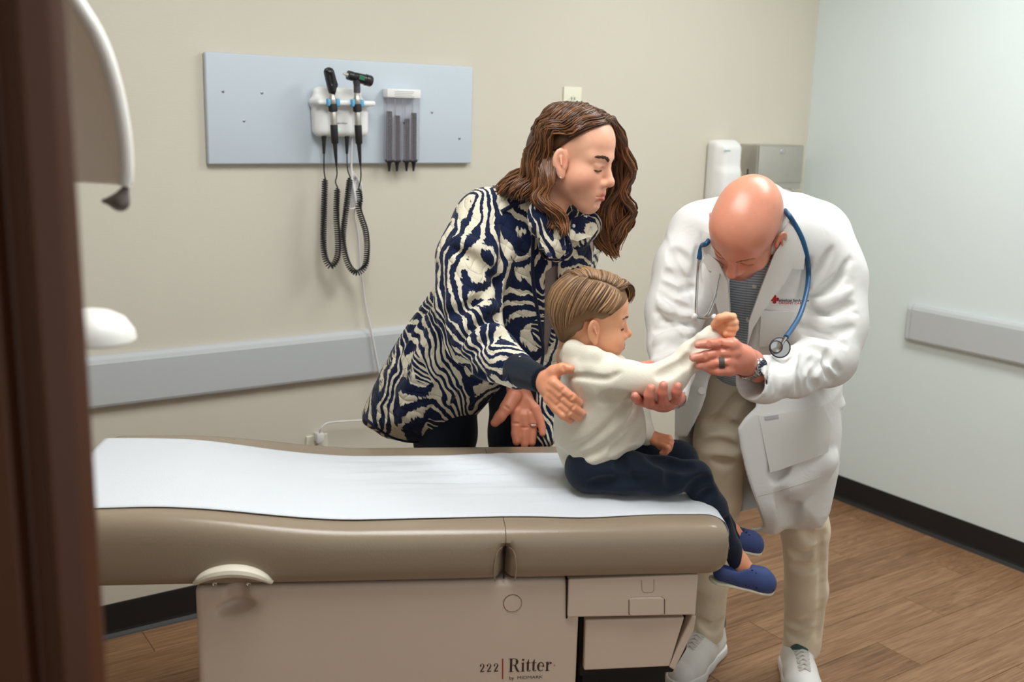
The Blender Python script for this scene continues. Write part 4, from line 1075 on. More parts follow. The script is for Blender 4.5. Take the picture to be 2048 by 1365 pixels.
# trousers
g = Field((.05, 1.98, .42), (.62, 2.42, .90), .0034)
g.chain([J(1178, 938, 2.12, 44), J(1250, 945, 2.115, 42), J(1330, 952, 2.11, 36), J(1392, 955, 2.105, 31)], .02)
g.chain([J(1388, 952, 2.105, 31), J(1425, 1015, 2.125, 28), J(1462, 1095, 2.14, 19), J(1472, 1122, 2.142, 17)], .012)
g.chain([J(1190, 930, 2.25, 44), J(1270, 912, 2.27, 38), J(1355, 918, 2.275, 33), J(1362, 920, 2.275, 32)], .02)
g.chain([J(1355, 918, 2.275, 32), J(1415, 1000, 2.28, 26), J(1466, 1075, 2.28, 18)], .012)
g.chain([J(1180, 935, 2.14, 44), J(1182, 930, 2.25, 44)], .03)
g.box((-.6, -.1, .5), (SF+.004, .7, ZT+.003), .035, 0, 's', np.array([[TT[0], TT[1], 0], [TN[0], TN[1], 0], [0, 0, 1.]]), (TO[0], TO[1], 0))
for pts, r, d in (([(1240, 912), (1242, 930), (1250, 945)], .003, .003), ([(1345, 925), (1343, 945), (1340, 975)], .003, .002), ([(1180, 970), (1230, 965), (1290, 962)], .005, .003), ([(1375, 990), (1400, 968), (1420, 965)], .005, .004), ([(1400, 1000), (1425, 985)], .004, .003), ([(1300, 915), (1345, 928), (1380, 934)], .005, .003), ([(1440, 1060), (1455, 1045)], .004, .002)): g.crease(pts, r, d)
V, F = g.mesh(1); skin_obj('trousers', [(V, F)], M_navy, boy)
# hands, ankles
h1 = Field((.36, 2.03, 1.0), (.54, 2.22, 1.22), .002)
h1.chain([J(1418, 684, 2.115, 15), J(1440, 662, 2.116, 16), J(1452, 650, 2.115, 19)], .008)
h1.ell(Q(1450, 651, 2.105), (.023, .022, .025), k=.01)
for i, (x, y) in enumerate(((1466, 634), (1470, 645), (1470, 656), (1464, 667))):
    h1.chain([J(1452+2*i, y-2, 2.108, 8.5), J(x, y, 2.10, 7.5), J(x-3, y+2, 2.085, 7), J(x-12, y+2, 2.082, 6.5)], .003)
h1.chain([J(1430, 650, 2.095, 9), J(1440, 637, 2.082, 8.5), J(1456, 634, 2.078, 7.5)], .004)
V1, F1 = h1.mesh(1)
h2 = Field((.26, 2.14, .78), (.40, 2.32, .92), .002)
h2.chain([J(1288, 866, 2.25, 12), J(1305, 876, 2.235, 13), J(1322, 882, 2.225, 15)], .008)
for i, (x, y) in enumerate(((1337, 877), (1341, 884), (1339, 891), (1333, 897))):
    h2.chain([J(1322+3-i, 876+5*i, 2.222-.006*i, 8), J(x, y, 2.215-.008*i, 7), J(x-2, y+8, 2.208-.006*i, 6.3), J(x-10, y+11, 2.206-.006*i, 5.5)], .003)
h2.chain([J(1308, 884, 2.215, 7), J(1322, 894, 2.205, 6.5), J(1332, 900, 2.20, 5.5)], .004)
V2, F2 = h2.mesh(1)
h3 = Field((.42, 2.08, .44), (.60, 2.34, .66), .0025)
h3.chain([J(1468, 1095, 2.142, 14), J(1480, 1125, 2.145, 17), J(1488, 1145, 2.148, 22), J(1515, 1162, 2.15, 17)], .01)
h3.chain([J(1466, 1060, 2.28, 14), J(1480, 1085, 2.285, 17), J(1500, 1092, 2.29, 14)], .01)
V3, F3 = h3.mesh(1)
t = Field((.02, 1.98, .74), (.50, 2.38, 1.16), .006)
t.chain([(HB.P((0, -.03, -.08)), .034), (Q(1180, 735, 2.185), .045), (Q(1190, 900, 2.185), .06)], .03); t.chain([J(1200, 756, 2.12, 20), J(1325, 766, 2.09, 13), J(1420, 684, 2.118, 11)], .01); t.chain([J(1200, 762, 2.26, 22), J(1262, 815, 2.28, 18), J(1290, 868, 2.25, 11)], .02)
V4, F4 = t.mesh(1)
parts = [HB.part(), (V1, F1), (V2, F2), (V3, F3), (V4, F4)]
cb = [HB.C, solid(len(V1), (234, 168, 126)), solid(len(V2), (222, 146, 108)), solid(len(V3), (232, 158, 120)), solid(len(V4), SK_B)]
bodymesh(boy, parts, cb, M_skin_b)
# face lines
mb = MB(); HB.lines(mb, .0010, 60, lash_r=.0034); mb.xf = xf; mb.build('eyebrows_and_lashes', mat('child_brow', (84, 56, 40), .7), boy)['kind'] = 'stuff'
# shoes: moulded blue slip-ons
def shoe(heel, toe, up, wid, label=None):
    """foam clog between heel and toe points (local), up direction"""
    d = unit(toe-heel); L = np.linalg.norm(toe-heel); u = unit(up-d*(up@d)); sdir = np.cross(d, u)
    lo = np.minimum(heel, toe)-.08; hi = np.maximum(heel, toe)+.08; f = Field(lo, hi, .0025)
    P3 = lambda x, y, z: heel+d*x*L+sdir*y+u*z
    f.chain([(P3(.14, 0, .020), wid*.72), (P3(.45, 0, .016), wid*.74), (P3(.72, 0, .016), wid*.98), (P3(.80, 0, .012), wid*.96)], .02, flat=(u, 1.0))
    f.cone(P3(.45, 0, .036), P3(.70, 0, .022), wid*.62, wid*.72, .02)
    n = u; c = float(n@P3(0, 0, .0))
    f.apply(lambda X, Y, Z: c+.002-(X*n[0]+Y*n[1]+Z*n[2]), lo, hi, 0, 'i')
    f.cone(P3(.16, 0, .055), P3(.44, 0, .058), wid*.55, wid*.56, .006, 's'); f.cone(P3(.18, 0, .045), P3(.42, 0, .042), wid*.48, wid*.48, .004, 's')
    f.apply(lambda X, Y, Z: (X*n[0]+Y*n[1]+Z*n[2])-(float(n@P3(0, 0, .049))), lo, hi, 0, 'i')
    V, F = f.mesh(1); o, _ = skin_obj('shoe', [(V, F)], M_shoe, boy)
    s2 = Field(lo, hi, .0025); s2.chain([(P3(.13, 0, .0), wid*.78), (P3(.45, 0, .0), wid*.78), (P3(.72, 0, .0), wid*1.03), (P3(.80, 0, .0), wid*1.0)], .01)
    s2.apply(lambda X, Y, Z: np.abs((X*n[0]+Y*n[1]+Z*n[2])-c+.001)-.0035, lo, hi, 0, 'i')
    V, F = s2.mesh(1); skin_obj('sole', [(V, F)], M_sole, o)
    mb = MB(xf)
    for k in range(9):
        x = .46+.05*k; 
        for sg in (-1, 1): mb.lathe([(.0022, 0), (.0022, .002)], P3(x, sg*wid*(.86 if x < .6 else (1.0 if x < .85 else .9)), .012), sdir*sg, 8)
    for x, y in ((.50, -.012), (.56, -.014), (.50, .012), (.56, .014)): mb.lathe([(.0024, 0), (.0024, .002)], P3(x, y*1.2, .0445-(x-.5)*.07), u, 8)
    mb.build('vent_holes', mat('shoe_hole', (16, 22, 44), .8), o)['kind'] = 'stuff'
    return o
shoe(Q(1418, 1158, 2.12), Q(1552, 1182, 2.15), np.array([-.10, -.12, 1.]), .026)
shoe(Q(1430, 1090, 2.27), Q(1522, 1104, 2.30), np.array([-.10, -.02, 1.]), .024)
# hair: short, combed over from a side part on the near side
M_hb = hair_mat('light_brown_hair', (86, 59, 38), (184, 146, 106))
def scal(d, off): return HB.P(HB.scalp(d, off))
cap = Field((-.1, -.135, -.12), (.1, .135, .145), .0025)
cap.ell((0, -.022, .037), (.0835, .1035, .0905), k=.01); cap.ell((0, .02, .05), (.070, .066, .066), k=.03); cap.cone((0, -.055, -.01), (0, -.048, -.058), .052, .036, .03)
# cut the hairline: face, ears, nape
cap.apply(lambda X, Y, Z: (Z-.003-.75*Y)+0*X, (-.2, -.0, -.2), (.2, .2, .2), .006, 's')
cap.apply(lambda X, Y, Z: np.maximum(np.maximum(Z-.012, -(Y+.022)), 0*X-9), (-.2, -.03, -.2), (.2, .2, .012), .008, 's')
cap.ell((.085, .010, -.010), (.022, .022, .036), k=.01, op='s'); cap.ell((-.085, .010, -.010), (.022, .022, .036), k=.01, op='s')
cap.apply(lambda X, Y, Z: (Z+.072)+0*X+0*Y, (-.2, -.2, -.2), (.2, .2, -.06), .01, 's')
Vc, Fc = cap.mesh(2); co, _ = skin_obj('hair_base', [(HB.P(Vc), Fc)], M_hb, boy); color_attr(co, np.full((len(Vc), 3), .35))
mb = MB(); cols = []; r_ = np.random.default_rng(3)
part = [(.040, .075, .085), (.046, .04, .10), (.044, .0, .11), (.036, -.04, .105)]   # part line on the right side of the head
def hline(d0, d1, o0, o1, sag=0, n=7): 
    out = []
    for t in np.linspace(0, 1, n):
        d = unit(np.array(d0)*(1-t)+np.array(d1)*t); out.append(scal(d, o0+(o1-o0)*t+.004*math.sin(math.pi*t)))
    return out
# side below the part: down and back towards ear and nape
gs = [hline((.055, .085, .055), (.078, .055, .012), .004, .004), hline((.052, .07, .08), (.085, .03, .016), .005, .006), hline((.05, .04, .09), (.088, -.005, .018), .006, .008), hline((.05, .0, .10), (.080, -.05, -.005), .007, .009),
      hline((.045, -.02, .105), (.066, -.06, -.05), .008, .006), hline((.04, -.03, .105), (.05, -.085, -.09), .008, .005), hline((.03, -.05, .1), (.03, -.085, -.105), .009, .004), hline((.0, -.06, .1), (.0, -.08, -.11), .009, .004), hline((-.05, -.03, .08), (-.06, -.08, -.06), .008, .004), hline((-.07, .0, .07), (-.085, -.03, -.02), .008, .005)]
strands(mb, cols, gs, 420, .0022, .0021, seg=10, sides=4, rng=r_, tint=(.15, .85))
# top above the part: swept over to the far side and forward
gs = [hline((.042, .09, .078), (-.04, .105, .07), .004, .022), hline((.046, .06, .098), (-.075, .05, .06), .006, .014), hline((.046, .03, .105), (-.08, .01, .05), .007, .011), hline((.044, -.005, .11), (-.075, -.03, .05), .008, .010), hline((.034, -.045, .105), (-.055, -.07, .04), .008, .009)]
strands(mb, cols, gs, 320, .0022, .0021, seg=10, sides=4, rng=r_, tint=(.1, .75))
# forelock hanging over the far temple
fl_ = [[scal((.04, .085, .085), .005), scal((.012, .10, .085), .014), scal((-.015, .11, .07), .021), scal((-.028, .12, .045), .021), scal((-.034, .12, .025), .012)], [scal((.02, .09, .09), .007), scal((-.01, .10, .085), .018), scal((-.03, .11, .065), .022), scal((-.04, .12, .04), .020), scal((-.045, .12, .02), .010)], [scal((.0, .085, .095), .008), scal((-.03, .09, .085), .016), scal((-.05, .10, .06), .018), scal((-.06, .10, .04), .012), scal((-.065, .09, .02), .006)]]
strands(mb, cols, fl_, 120, .0032, .0019, seg=10, sides=4, rng=r_, tint=(.0, .4))
hair_obj('hair', mb, cols, M_hb, boy)
# ================================================================== THE WOMAN behind the table
wom = person((-.1, 2.72, 0), 'woman with wavy brown hair in a navy and cream quilted jacket leaning over')
SK_W = (236, 178, 148)
M_skin_w = skin_mat('fair_skin', .42)
HW = Head(.955, -118, -12.5, -1, (.1297, 2.42, 1.4555), SK_W, 'woman')
def ikat():
    t = NT('ikat_quilt'); tc = t.n('ShaderNodeTexCoord'); N_ = t.n; L = t.l
    mp = N_('ShaderNodeMapping'); mp.inputs['Rotation'].default_value = (0, math.radians(24), -YAW); L(tc.outputs['Object'], mp.inputs[0])
    nz = N_('ShaderNodeTexNoise', i_Scale=5.5, i_Detail=2.5); L(mp.outputs[0], nz.inputs[0])
    vs = N_('ShaderNodeVectorMath', operation='SCALE'); vs.inputs['Scale'].default_value = .11; L(nz.outputs[1], vs.inputs[0])
    ad = N_('ShaderNodeVectorMath', operation='ADD'); L(mp.outputs[0], ad.inputs[0]); L(vs.outputs[0], ad.inputs[1])
    # fine lengthwise fraying of the stripe edges
    st = N_('ShaderNodeMapping'); st.inputs['Scale'].default_value = (150, 150, 16); L(mp.outputs[0], st.inputs[0])
    n3 = N_('ShaderNodeTexNoise', i_Scale=1.0, i_Detail=2.0); L(st.outputs[0], n3.inputs[0])
    vo = N_('ShaderNodeTexVoronoi', i_Scale=6.2); vo.feature = 'SMOOTH_F1'; vo.inputs['Smoothness'].default_value = .25
    sq = N_('ShaderNodeMapping'); sq.inputs['Scale'].default_value = (1.25, 1.0, .72); L(ad.outputs[0], sq.inputs[0]); L(sq.outputs[0], vo.inputs[0])
    sp = N_('ShaderNodeSeparateXYZ'); L(ad.outputs[0], sp.inputs[0])
    def M(op, a, b=None):
        q = N_('ShaderNodeMath', operation=op)
        for i, v in enumerate((a, b)):
            if v is None: continue
            if isinstance(v, (int, float)): q.inputs[i].default_value = v
            else: L(v, q.inputs[i])
        return q.outputs[0]
    ph = M('ADD', M('MULTIPLY', sp.outputs[0], 190.0), M('MULTIPLY', vo.outputs['Distance'], 40.0)); ph = M('ADD', ph, M('MULTIPLY', n3.outputs[0], 2.6)); ph = M('ADD', ph, M('MULTIPLY', nz.outputs[0], 12.0))
    s1 = M('SINE', ph)
    core = M('LESS_THAN', vo.outputs['Distance'], .23)       # medallion hearts: finer hatching
    s2 = M('SINE', M('ADD', M('MULTIPLY', sp.outputs[0], 420.0), M('ADD', M('MULTIPLY', sp.outputs[2], 300.0), M('MULTIPLY', n3.outputs[0], 2.0))))
    rng_ = M('GREATER_THAN', vo.outputs['Distance'], .12)
    s2 = M('SUBTRACT', s2, M('MULTIPLY', M('SUBTRACT', 1.0, rng_), 3.0))
    val = M('ADD', M('MULTIPLY', s1, M('SUBTRACT', 1.0, core)), M('MULTIPLY', s2, core))
    big = N_('ShaderNodeTexNoise', i_Scale=14.0, i_Detail=1.0); L(mp.outputs[0], big.inputs[0])
    val = M('ADD', val, M('MULTIPLY', M('SUBTRACT', big.outputs[0], .52), 3.2))
    cr = N_('ShaderNodeValToRGB'); e = cr.color_ramp.elements; e[0].position = .47; e[0].color = lin((19, 31, 62))+(1,); e[1].position = .53; e[1].color = lin((226, 218, 196))+(1,)
    L(M('ADD', M('MULTIPLY', val, .35), .44), cr.inputs[0])
    n4 = N_('ShaderNodeTexNoise', i_Scale=500.0, i_Detail=2.0); L(tc.outputs['Object'], n4.inputs[0])
    mr = N_('ShaderNodeMapRange', i_3=.85, i_4=1.15); L(n4.outputs[0], mr.inputs[0])
    v2 = N_('ShaderNodeVectorMath', operation='SCALE'); L(cr.outputs[0], v2.inputs[0]); L(mr.outputs[0], v2.inputs['Scale']); L(v2.outputs[0], t.b.inputs['Base Color'])
    # quilting
    d1 = M('ABSOLUTE', M('SINE', M('MULTIPLY', M('ADD', sp.outputs[0], sp.outputs[2]), 72.0))); d2 = M('ABSOLUTE', M('SINE', M('MULTIPLY', M('SUBTRACT', sp.outputs[0], sp.outputs[2]), 72.0)))
    hq = M('POWER', M('MULTIPLY', d1, d2), .35); hq = M('ADD', hq, M('MULTIPLY', n3.outputs[0], .5))
    bp = N_('ShaderNodeBump', i_Strength=.55, i_Distance=.006); L(hq, bp.inputs['Height']); L(bp.outputs[0], t.b.inputs['Normal'])
    t.b.inputs['Roughness'].default_value = .85; t.b.inputs['Specular IOR Level'].default_value = .2; t.b.inputs['Sheen Weight'].default_value = .1
    return t.m
M_ikat = ikat(); M_trim = fabric('navy_trim', (20, 28, 58), .8); M_cuff = fabric('navy_rib', (14, 26, 42), .9, .1, 30, 600, .5)
M_jean = fabric('dark_jeans', (20, 30, 46), .85, .12); M_top = fabric('mauve_knit', (150, 134, 132), .9)
f = Field((-.42, 2.10, .70), (.28, 2.92, 1.46), .0042); f.fold = .85; f.fk = .016
PLW = (2.63, 1.0, -.30, 0)
near = [(1000, 392), (955, 398), (915, 432), (885, 500), (872, 565), (835, 620), (795, 680), (765, 735), (742, 785), (724, 835), (752, 858), (785, 880), (830, 889), (880, 882), (920, 858), (955, 828), (985, 795), (1015, 780), (1060, 780), (1072, 810), (1085, 850), (1097, 884), (1108, 884), (1112, 800), (1125, 740), (1138, 680), (1160, 600), (1185, 520), (1192, 450), (1180, 420), (1120, 400), (1060, 385)]
f.pillow(near, PLW, .13, .125, k=0, smooth_n=110)
# sleeve of the near arm
f.chain([J(975, 440, 2.50, 62), J(942, 520, 2.44, 62), J(935, 610, 2.40, 58), J(950, 680, 2.37, 56)], .05)
f.chain([J(945, 670, 2.37, 56), J(985, 710, 2.31, 50), J(1035, 742, 2.22, 38)], .025)
# far arm
f.chain([J(1170, 470, 2.62, 40), J(1120, 620, 2.70, 45), J(1060, 740, 2.62, 36)], .03)
f.chain([J(1098, 740, 2.62, 24), J(1094, 810, 2.575, 21), J(1092, 876, 2.545, 20)], .02)
# stand collar around the neck
f.chain([J(1010, 400, 2.58, 30), J(1050, 412, 2.46, 28), J(1095, 440, 2.40, 26), J(1105, 490, 2.385, 22)], .02)
f.chain([J(1010, 400, 2.58, 30), J(1060, 390, 2.62, 30), J(1140, 420, 2.58, 28), J(1178, 450, 2.50, 22), J(1160, 480, 2.45, 18)], .02)
for pts, r, d in (([(1000, 400), (1012, 470), (1002, 560), (995, 640)], .008, .008), ([(885, 560), (880, 640), (900, 705), (945, 740), (1010, 778)], .009, .010), ([(1000, 560), (965, 590), (930, 640)], .007, .005), ([(995, 640), (960, 650), (920, 690)], .008, .007), ([(1015, 670), (970, 680), (935, 715)], .007, .005), ([(905, 500), (950, 520), (990, 560)], .007, .004), ([(1035, 700), (1010, 722), (1000, 760)], .006, .004), ([(890, 630), (925, 620), (960, 600)], .007, .004),
                  ([(850, 640), (800, 740), (760, 850)], .008, .005), ([(900, 720), (870, 800), (850, 880)], .008, .005), ([(940, 760), (900, 830)], .006, .004), ([(870, 600), (830, 640), (790, 720)], .007, .004), ([(1020, 430), (1045, 520), (1060, 600)], .006, .004)):
    f.crease(pts, r, d)
for pts, r, d in (([(1000, 610), (960, 622), (915, 665)], .008, .004), ([(1010, 655), (965, 665), (930, 700)], .008, .004), ([(905, 480), (945, 490), (985, 520)], .008, .003), ([(880, 650), (830, 740), (800, 850)], .009, .004)): f.crease(pts, r, d, 'u')
# front opening: wedge between the halves at neck and below the waist
f.pillow([(1088, 530), (1112, 515), (1108, 600), (1092, 690), (1086, 700)], PLW, .1, .1, op='s', prism=(-.40, -.055))
V, F = f.mesh(1); jk, _ = skin_obj('jacket', [(V, F)], M_ikat, wom); bvJ = bvh_of(jk)
g = Field((-.2, 2.35, .88), (.25, 2.75, 1.34), .005)
g.pillow([(1050, 460), (1140, 470), (1150, 560), (1120, 700), (1090, 780), (1040, 780), (1000, 600)], (2.62, 1.0, -.30, 0), .09, .098, smooth_n=40); V, F = g.mesh(1); skin_obj('knit_top', [(V, F)], M_top, wom)
# jeans: hips and legs down to the floor
g = Field((-.35, 2.45, .0), (.2, 3.0, 1.0), .006)
for sg, x in ((-1, 890), (1, 1042)):
    a = Q(x, 830, 2.66); g.chain([(a+np.array([0, 0, .10]), .092), (a+np.array([0, .02, -.06]), .080), (np.array([a[0]-.02, 2.72, .45]), .065), (np.array([a[0]-.02, 2.74, .08]), .05)], .03)
    g.cone(np.array([a[0]-.02, 2.74, .055]), np.array([a[0]+.03, 2.60, .045]), .045, .038, .02)
V, F = g.mesh(1); skin_obj('jeans', [(V, F)], M_jean, wom)
# trims: piping along hem, front edge and collar
def piping(name, pts, r=.004, m_=None, n=None, off=.001):
    L_ = line_on(bvJ, pts, off, n)
    keep = [L_[0]]
    for q in L_[1:]:
        if np.linalg.norm(q-keep[-1]) < .05: keep.append(q)
    return MB().tube(np.array(keep), r, 8).build(name, m_ or M_trim, wom, smooth=True)
piping('hem_piping', [(729, 836), (756, 857), (788, 876), (830, 884), (876, 878)], .0045, n=50, off=.0)
piping('front_piping', [(878, 878), (920, 852), (955, 820), (985, 788)], .004, n=40, off=0)
piping('placket_piping', [(1066, 470), (1066, 560), (1078, 640), (1086, 700), (1080, 745)], .0045, n=50)
piping('shoulder_piping', [(1003, 424), (1028, 410), (1050, 402)], .005, n=20)
# collar flap with two snaps
fl2 = patch_obj('collar_flap', [(1066, 400), (1090, 400), (1106, 418), (1122, 450), (1140, 484), (1143, 504), (1132, 517), (1110, 521), (1090, 516), (1078, 500), (1070, 470), (1062, 430)], bvJ, M_ikat, wom, off=.012, thick=.008, maxjump=.12)
bvF = bvh_of(fl2)
L_ = line_on(bvF, [(1094, 403), (1108, 420), (1122, 450), (1140, 486), (1142, 503), (1131, 515), (1110, 519), (1090, 514), (1080, 500)], .0, 60); MB().tube(L_, .0042, 8).build('flap_piping', M_trim, wom, smooth=True)
for px, py in ((1128, 496), (1099, 509)):
    h = cast(bvF, px, py)
    if h[0] is not None:
        nrm = unit(CAM-np.array(h[0])); MB().lathe([(.0062, 0), (.0062, .002), (.004, .003), (.0005, .003)], np.array(h[0]), nrm, 16).build('snap', mat('navy_snap', (40, 44, 90), .4), wom, smooth=True)
# inner collar facing with silver snaps
fi = patch_obj('inner_collar', [(1142, 440), (1165, 432), (1188, 440), (1192, 458), (1180, 474), (1155, 482), (1140, 478)], bvJ, M_ikat, wom, off=.006, thick=.004, maxjump=.15)
bvI = bvh_of(fi)
for px, py in ((1183, 457), (1171, 433), (1147, 452)):
    h = cast(bvI, px, py)
    if h[0] is not None:
        nrm = unit(CAM-np.array(h[0])); MB().lathe([(.0045, 0), (.0045, .0018), (.002, .002), (.002, .001)], np.array(h[0]), nrm, 14).build('snap', M_chrome, wom, smooth=True)
# cuff of the near sleeve
g = Field((-.02, 2.05, .88), (.16, 2.40, 1.12), .003)
a, ra = J(1033, 740, 2.225, 34); b, rb = J(1086, 761, 2.125, 26)
g.cone(a, b, ra, rb, .0); ax = unit(b-a)
g.apply(lambda X, Y, Z: np.maximum((X-b[0])*ax[0]+(Y-b[1])*ax[1]+(Z-b[2])*ax[2], -((X-a[0])*ax[0]+(Y-a[1])*ax[1]+(Z-a[2])*ax[2])), a-.1, b+.1, 0, 'i')
V, F = g.mesh(1); skin_obj('cuff', [(V, F)], M_cuff, wom)
# hands
def on_boy(px, py, r, ease=1.):
    h = FB.hit(px, py); return (h[1]-.55*r) if h is not None else None
def fj(px, py, rpx, b): return J(px, py, b, rpx)
h1 = Field((.0, 1.96, .84), (.20, 2.26, 1.08), .002)
wr = J(1080, 759, 2.135, 19)
h1.chain([wr, J(1096, 768, 2.108, 24), J(1104, 782, 2.092, 20)], .010, flat=((0, 1, 0), 1.9))
def fing(field, pts, rp, base_b, tip_b, k=.003):
    js = []; n = len(pts)
    for i, (x, y) in enumerate(pts):
        bb = base_b+(tip_b-base_b)*i/(n-1); hb = on_boy(x, y, .009)
        if hb is not None and i > 0: bb = min(bb, hb-.002) if i < n-1 else hb
        js.append(J(x, y, bb, rp[i]))
    field.chain(js, k); return js
fs = [[(1108, 767), (1126, 780), (1145, 795), (1160, 806)], [(1104, 778), (1123, 795), (1146, 815), (1165, 827)], [(1101, 790), (1118, 808), (1139, 826), (1158, 837)], [(1097, 800), (1110, 817), (1125, 832), (1141, 842)]]
nails = []
for q, rr in zip(fs, ((11, 9.6, 8.8, 7.6), (11, 9.8, 9, 7.8), (10.5, 9.2, 8.4, 7.2), (9.5, 8.4, 7.6, 6.4))):
    js = fing(h1, q, rr, 2.085, 2.06); h1.chain([(wr[0], wr[1]*.6), (js[0][0]+np.array([0, .003, 0]), js[0][1]*.9)], .006, flat=((0, 1, 0), 1.1)); nails.append(js[-1][0]+np.array([.003, -js[-1][1], .002]))
js = fing(h1, [(1094, 755), (1108, 744), (1125, 737), (1142, 738)], (15, 13, 10.5, 9), 2.115, 2.09, .008)
for pts in ([(1121, 785), (1129, 775)], [(1118, 801), (1127, 792)], [(1113, 812), (1121, 804)], [(1140, 800), (1147, 791)], [(1140, 821), (1149, 812)], [(1134, 831), (1142, 822)], [(1126, 730), (1128, 744)]): h1.crease(pts, .0018, .0022, 's', .004)
V1, F1 = h1.mesh(1)
h2 = Field((-.08, 2.44, .70), (.12, 2.66, .96), .002)
w2 = J(1035, 775, 2.58, 24)
h2.chain([(w2[0], w2[1]*.95), J(1040, 800, 2.572, 25), J(1050, 820, 2.562, 24)], .010, flat=((0, 1, 0), 2.0))
for q, rr in (([(1032, 825), (1032, 848), (1031, 868), (1033, 884)], (11.5, 10, 9, 8)), ([(1047, 832), (1050, 856), (1048, 874), (1049, 890)], (11.5, 10, 9, 8)), ([(1060, 830), (1065, 852), (1065, 870), (1064, 886)], (11, 9.5, 8.5, 7.5)), ([(1070, 818), (1079, 838), (1084, 855), (1085, 868)], (10, 8.5, 7.5, 6.5))):
    h2.chain([J(x, y, 2.545-.008*i, rr[i]) for i, (x, y) in enumerate(q)], .003); h2.chain([(w2[0], w2[1]*.55), J(*q[0], 2.548, rr[0]*.9)], .006, flat=((0, 1, 0), 1.1))
h2.chain([J(1028, 792, 2.55, 16), J(1014, 815, 2.53, 13), J(1000, 834, 2.52, 10.5), J(990, 846, 2.515, 9)], .008)
for pts in ([(1025, 848), (1039, 848)], [(1043, 856), (1057, 856)], [(1058, 851), (1072, 851)], [(1008, 812), (1020, 820)]): h2.crease(pts, .0018, .0022, 's', .004)
V2, F2 = h2.mesh(1)
t = Field((-.36, 2.06, .80), (.26, 2.86, 1.46), .008)
t.chain([(HW.P((0, -.035, -.12)), .042), (Q(1070, 470, 2.56), .055), (Q(1010, 700, 2.66), .07)], .03); t.chain([(Q(1070, 470, 2.56), .04), J(985, 460, 2.53, 26), J(945, 672, 2.40, 24), J(1035, 742, 2.22, 22), J(1080, 758, 2.14, 18)], .02); t.chain([J(1150, 490, 2.6, 30), J(1110, 620, 2.7, 28), J(1045, 760, 2.6, 22)], .02)
V3, F3 = t.mesh(1)
C1 = nail_tint(V1, solid(len(V1), (230, 158, 122)), nails, (236, 176, 156))
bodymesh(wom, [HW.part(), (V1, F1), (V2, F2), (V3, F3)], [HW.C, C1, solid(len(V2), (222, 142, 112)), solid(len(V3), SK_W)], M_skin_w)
mb = MB(xf); HW.lines(mb, .0015, 150, lash_r=.0022); mb.build('eyebrows_and_lashes', mat('dark_brow', (74, 48, 36), .7), wom)['kind'] = 'stuff'
# ring and ear stud
c = Q(1066, 849, 2.53); MB(xf).tube([c+.0085*np.array([math.cos(q), -math.sin(q), .12*math.cos(q)]) for q in np.linspace(0, 2*math.pi, 24)], .0016, 8, caps=False).build('ring_band', M_chrome, wom, smooth=True)
mb = MB(xf)
for dx in (-.004, 0, .0045): mb.lathe([(.0012, 0), (.0028, .0015), (.0018, .003), (.0004, .0032)], c+np.array([dx+.001, -.0085, 0]), (0, -1, .3), 8)
tag(mb.build('ring_stones', mat('diamond', (235, 238, 242), .08, metal=.6), wom), kind='stuff')
p = HW.P((.0775+.004, .0155, -.043)); MB(xf).lathe([(.002, -.001), (.0024, .001), (.0008, .003)], p, HW.R@np.array([1, .3, 0]), 10).build('ear_stud', mat('pearl_stud', (240, 236, 228), .15, metal=.5), wom, smooth=True)
# hair: long brown waves, parted on the near top, tucked behind the near ear
M_hw = hair_mat('brown_hair', (38, 21, 13), (142, 92, 54), .36)
cap = Field((-.1, -.15, -.12), (.1, .135, .15), .0028)
cap.ell((0, -.016, .038), (.079, .097, .088), k=.01); cap.ell((0, .02, .05), (.070, .064, .064), k=.03); cap.cone((0, -.07, .0), (0, -.08, -.08), .055, .045, .03)
cap.apply(lambda X, Y, Z: (Z-.030-1.0*Y)+0*X, (-.2, -.0, -.2), (.2, .2, .2), .006, 's')
cap.apply(lambda X, Y, Z: np.maximum(Z-.012, -(Y+.012))+0*X, (-.2, -.02, -.2), (.2, .2, .03), .01, 's')
cap.ell((.085, .010, -.010), (.022, .020, .036), k=.01, op='s')
Vc, Fc = cap.mesh(2); co, _ = skin_obj('hair_base', [(HW.P(Vc), Fc)], M_hw, wom); color_attr(co, np.full((len(Vc), 3), .18))
r_ = np.random.default_rng(11); mb = MB(); cols = []
def sw(d, off): return HW.P(HW.scalp(d, off))
P0 = (.015, .085, .085); P1 = (.012, .05, .11); P2 = (.005, .0, .115); P3_ = (0, -.05, .10)
def px(x, y, b): return Q(x, y, b)
# near side, swept back over the ear to the shoulder
G1 = [[sw(P0, .006), sw((.055, .070, .065), .010), sw((.078, .03, .040), .012), sw((.085, -.010, .022), .014), px(1090, 335, 2.375), px(1075, 375, 2.37), px(1065, 400, 2.375)],
      [sw(P1, .008), sw((.06, .045, .085), .013), sw((.085, .0, .05), .016), sw((.082, -.045, .01), .018), px(1072, 345, 2.385), px(1058, 380, 2.38), px(1050, 398, 2.385)],
      [sw(P2, .010), sw((.06, .01, .095), .012), sw((.085, -.035, .05), .014), sw((.07, -.075, .0), .015), px(1052, 350, 2.41), px(1035, 378, 2.41), px(1018, 392, 2.42)],
      [sw(P3_, .008), sw((.05, -.04, .085), .011), sw((.06, -.08, .04), .012), px(1068, 315, 2.46), px(1035, 350, 2.46), px(1008, 375, 2.47), px(990, 380, 2.48)],
      [sw(P3_, .008), sw((.02, -.07, .08), .012), sw((.02, -.1, .03), .013), px(1070, 310, 2.53), px(1035, 345, 2.55), px(1005, 370, 2.56), px(985, 378, 2.57)]]
strands(mb, cols, G1, 520, .005, .0030, seg=22, sides=5, wave=.007, wavel=.085, rng=r_, tint=(.0, .55))
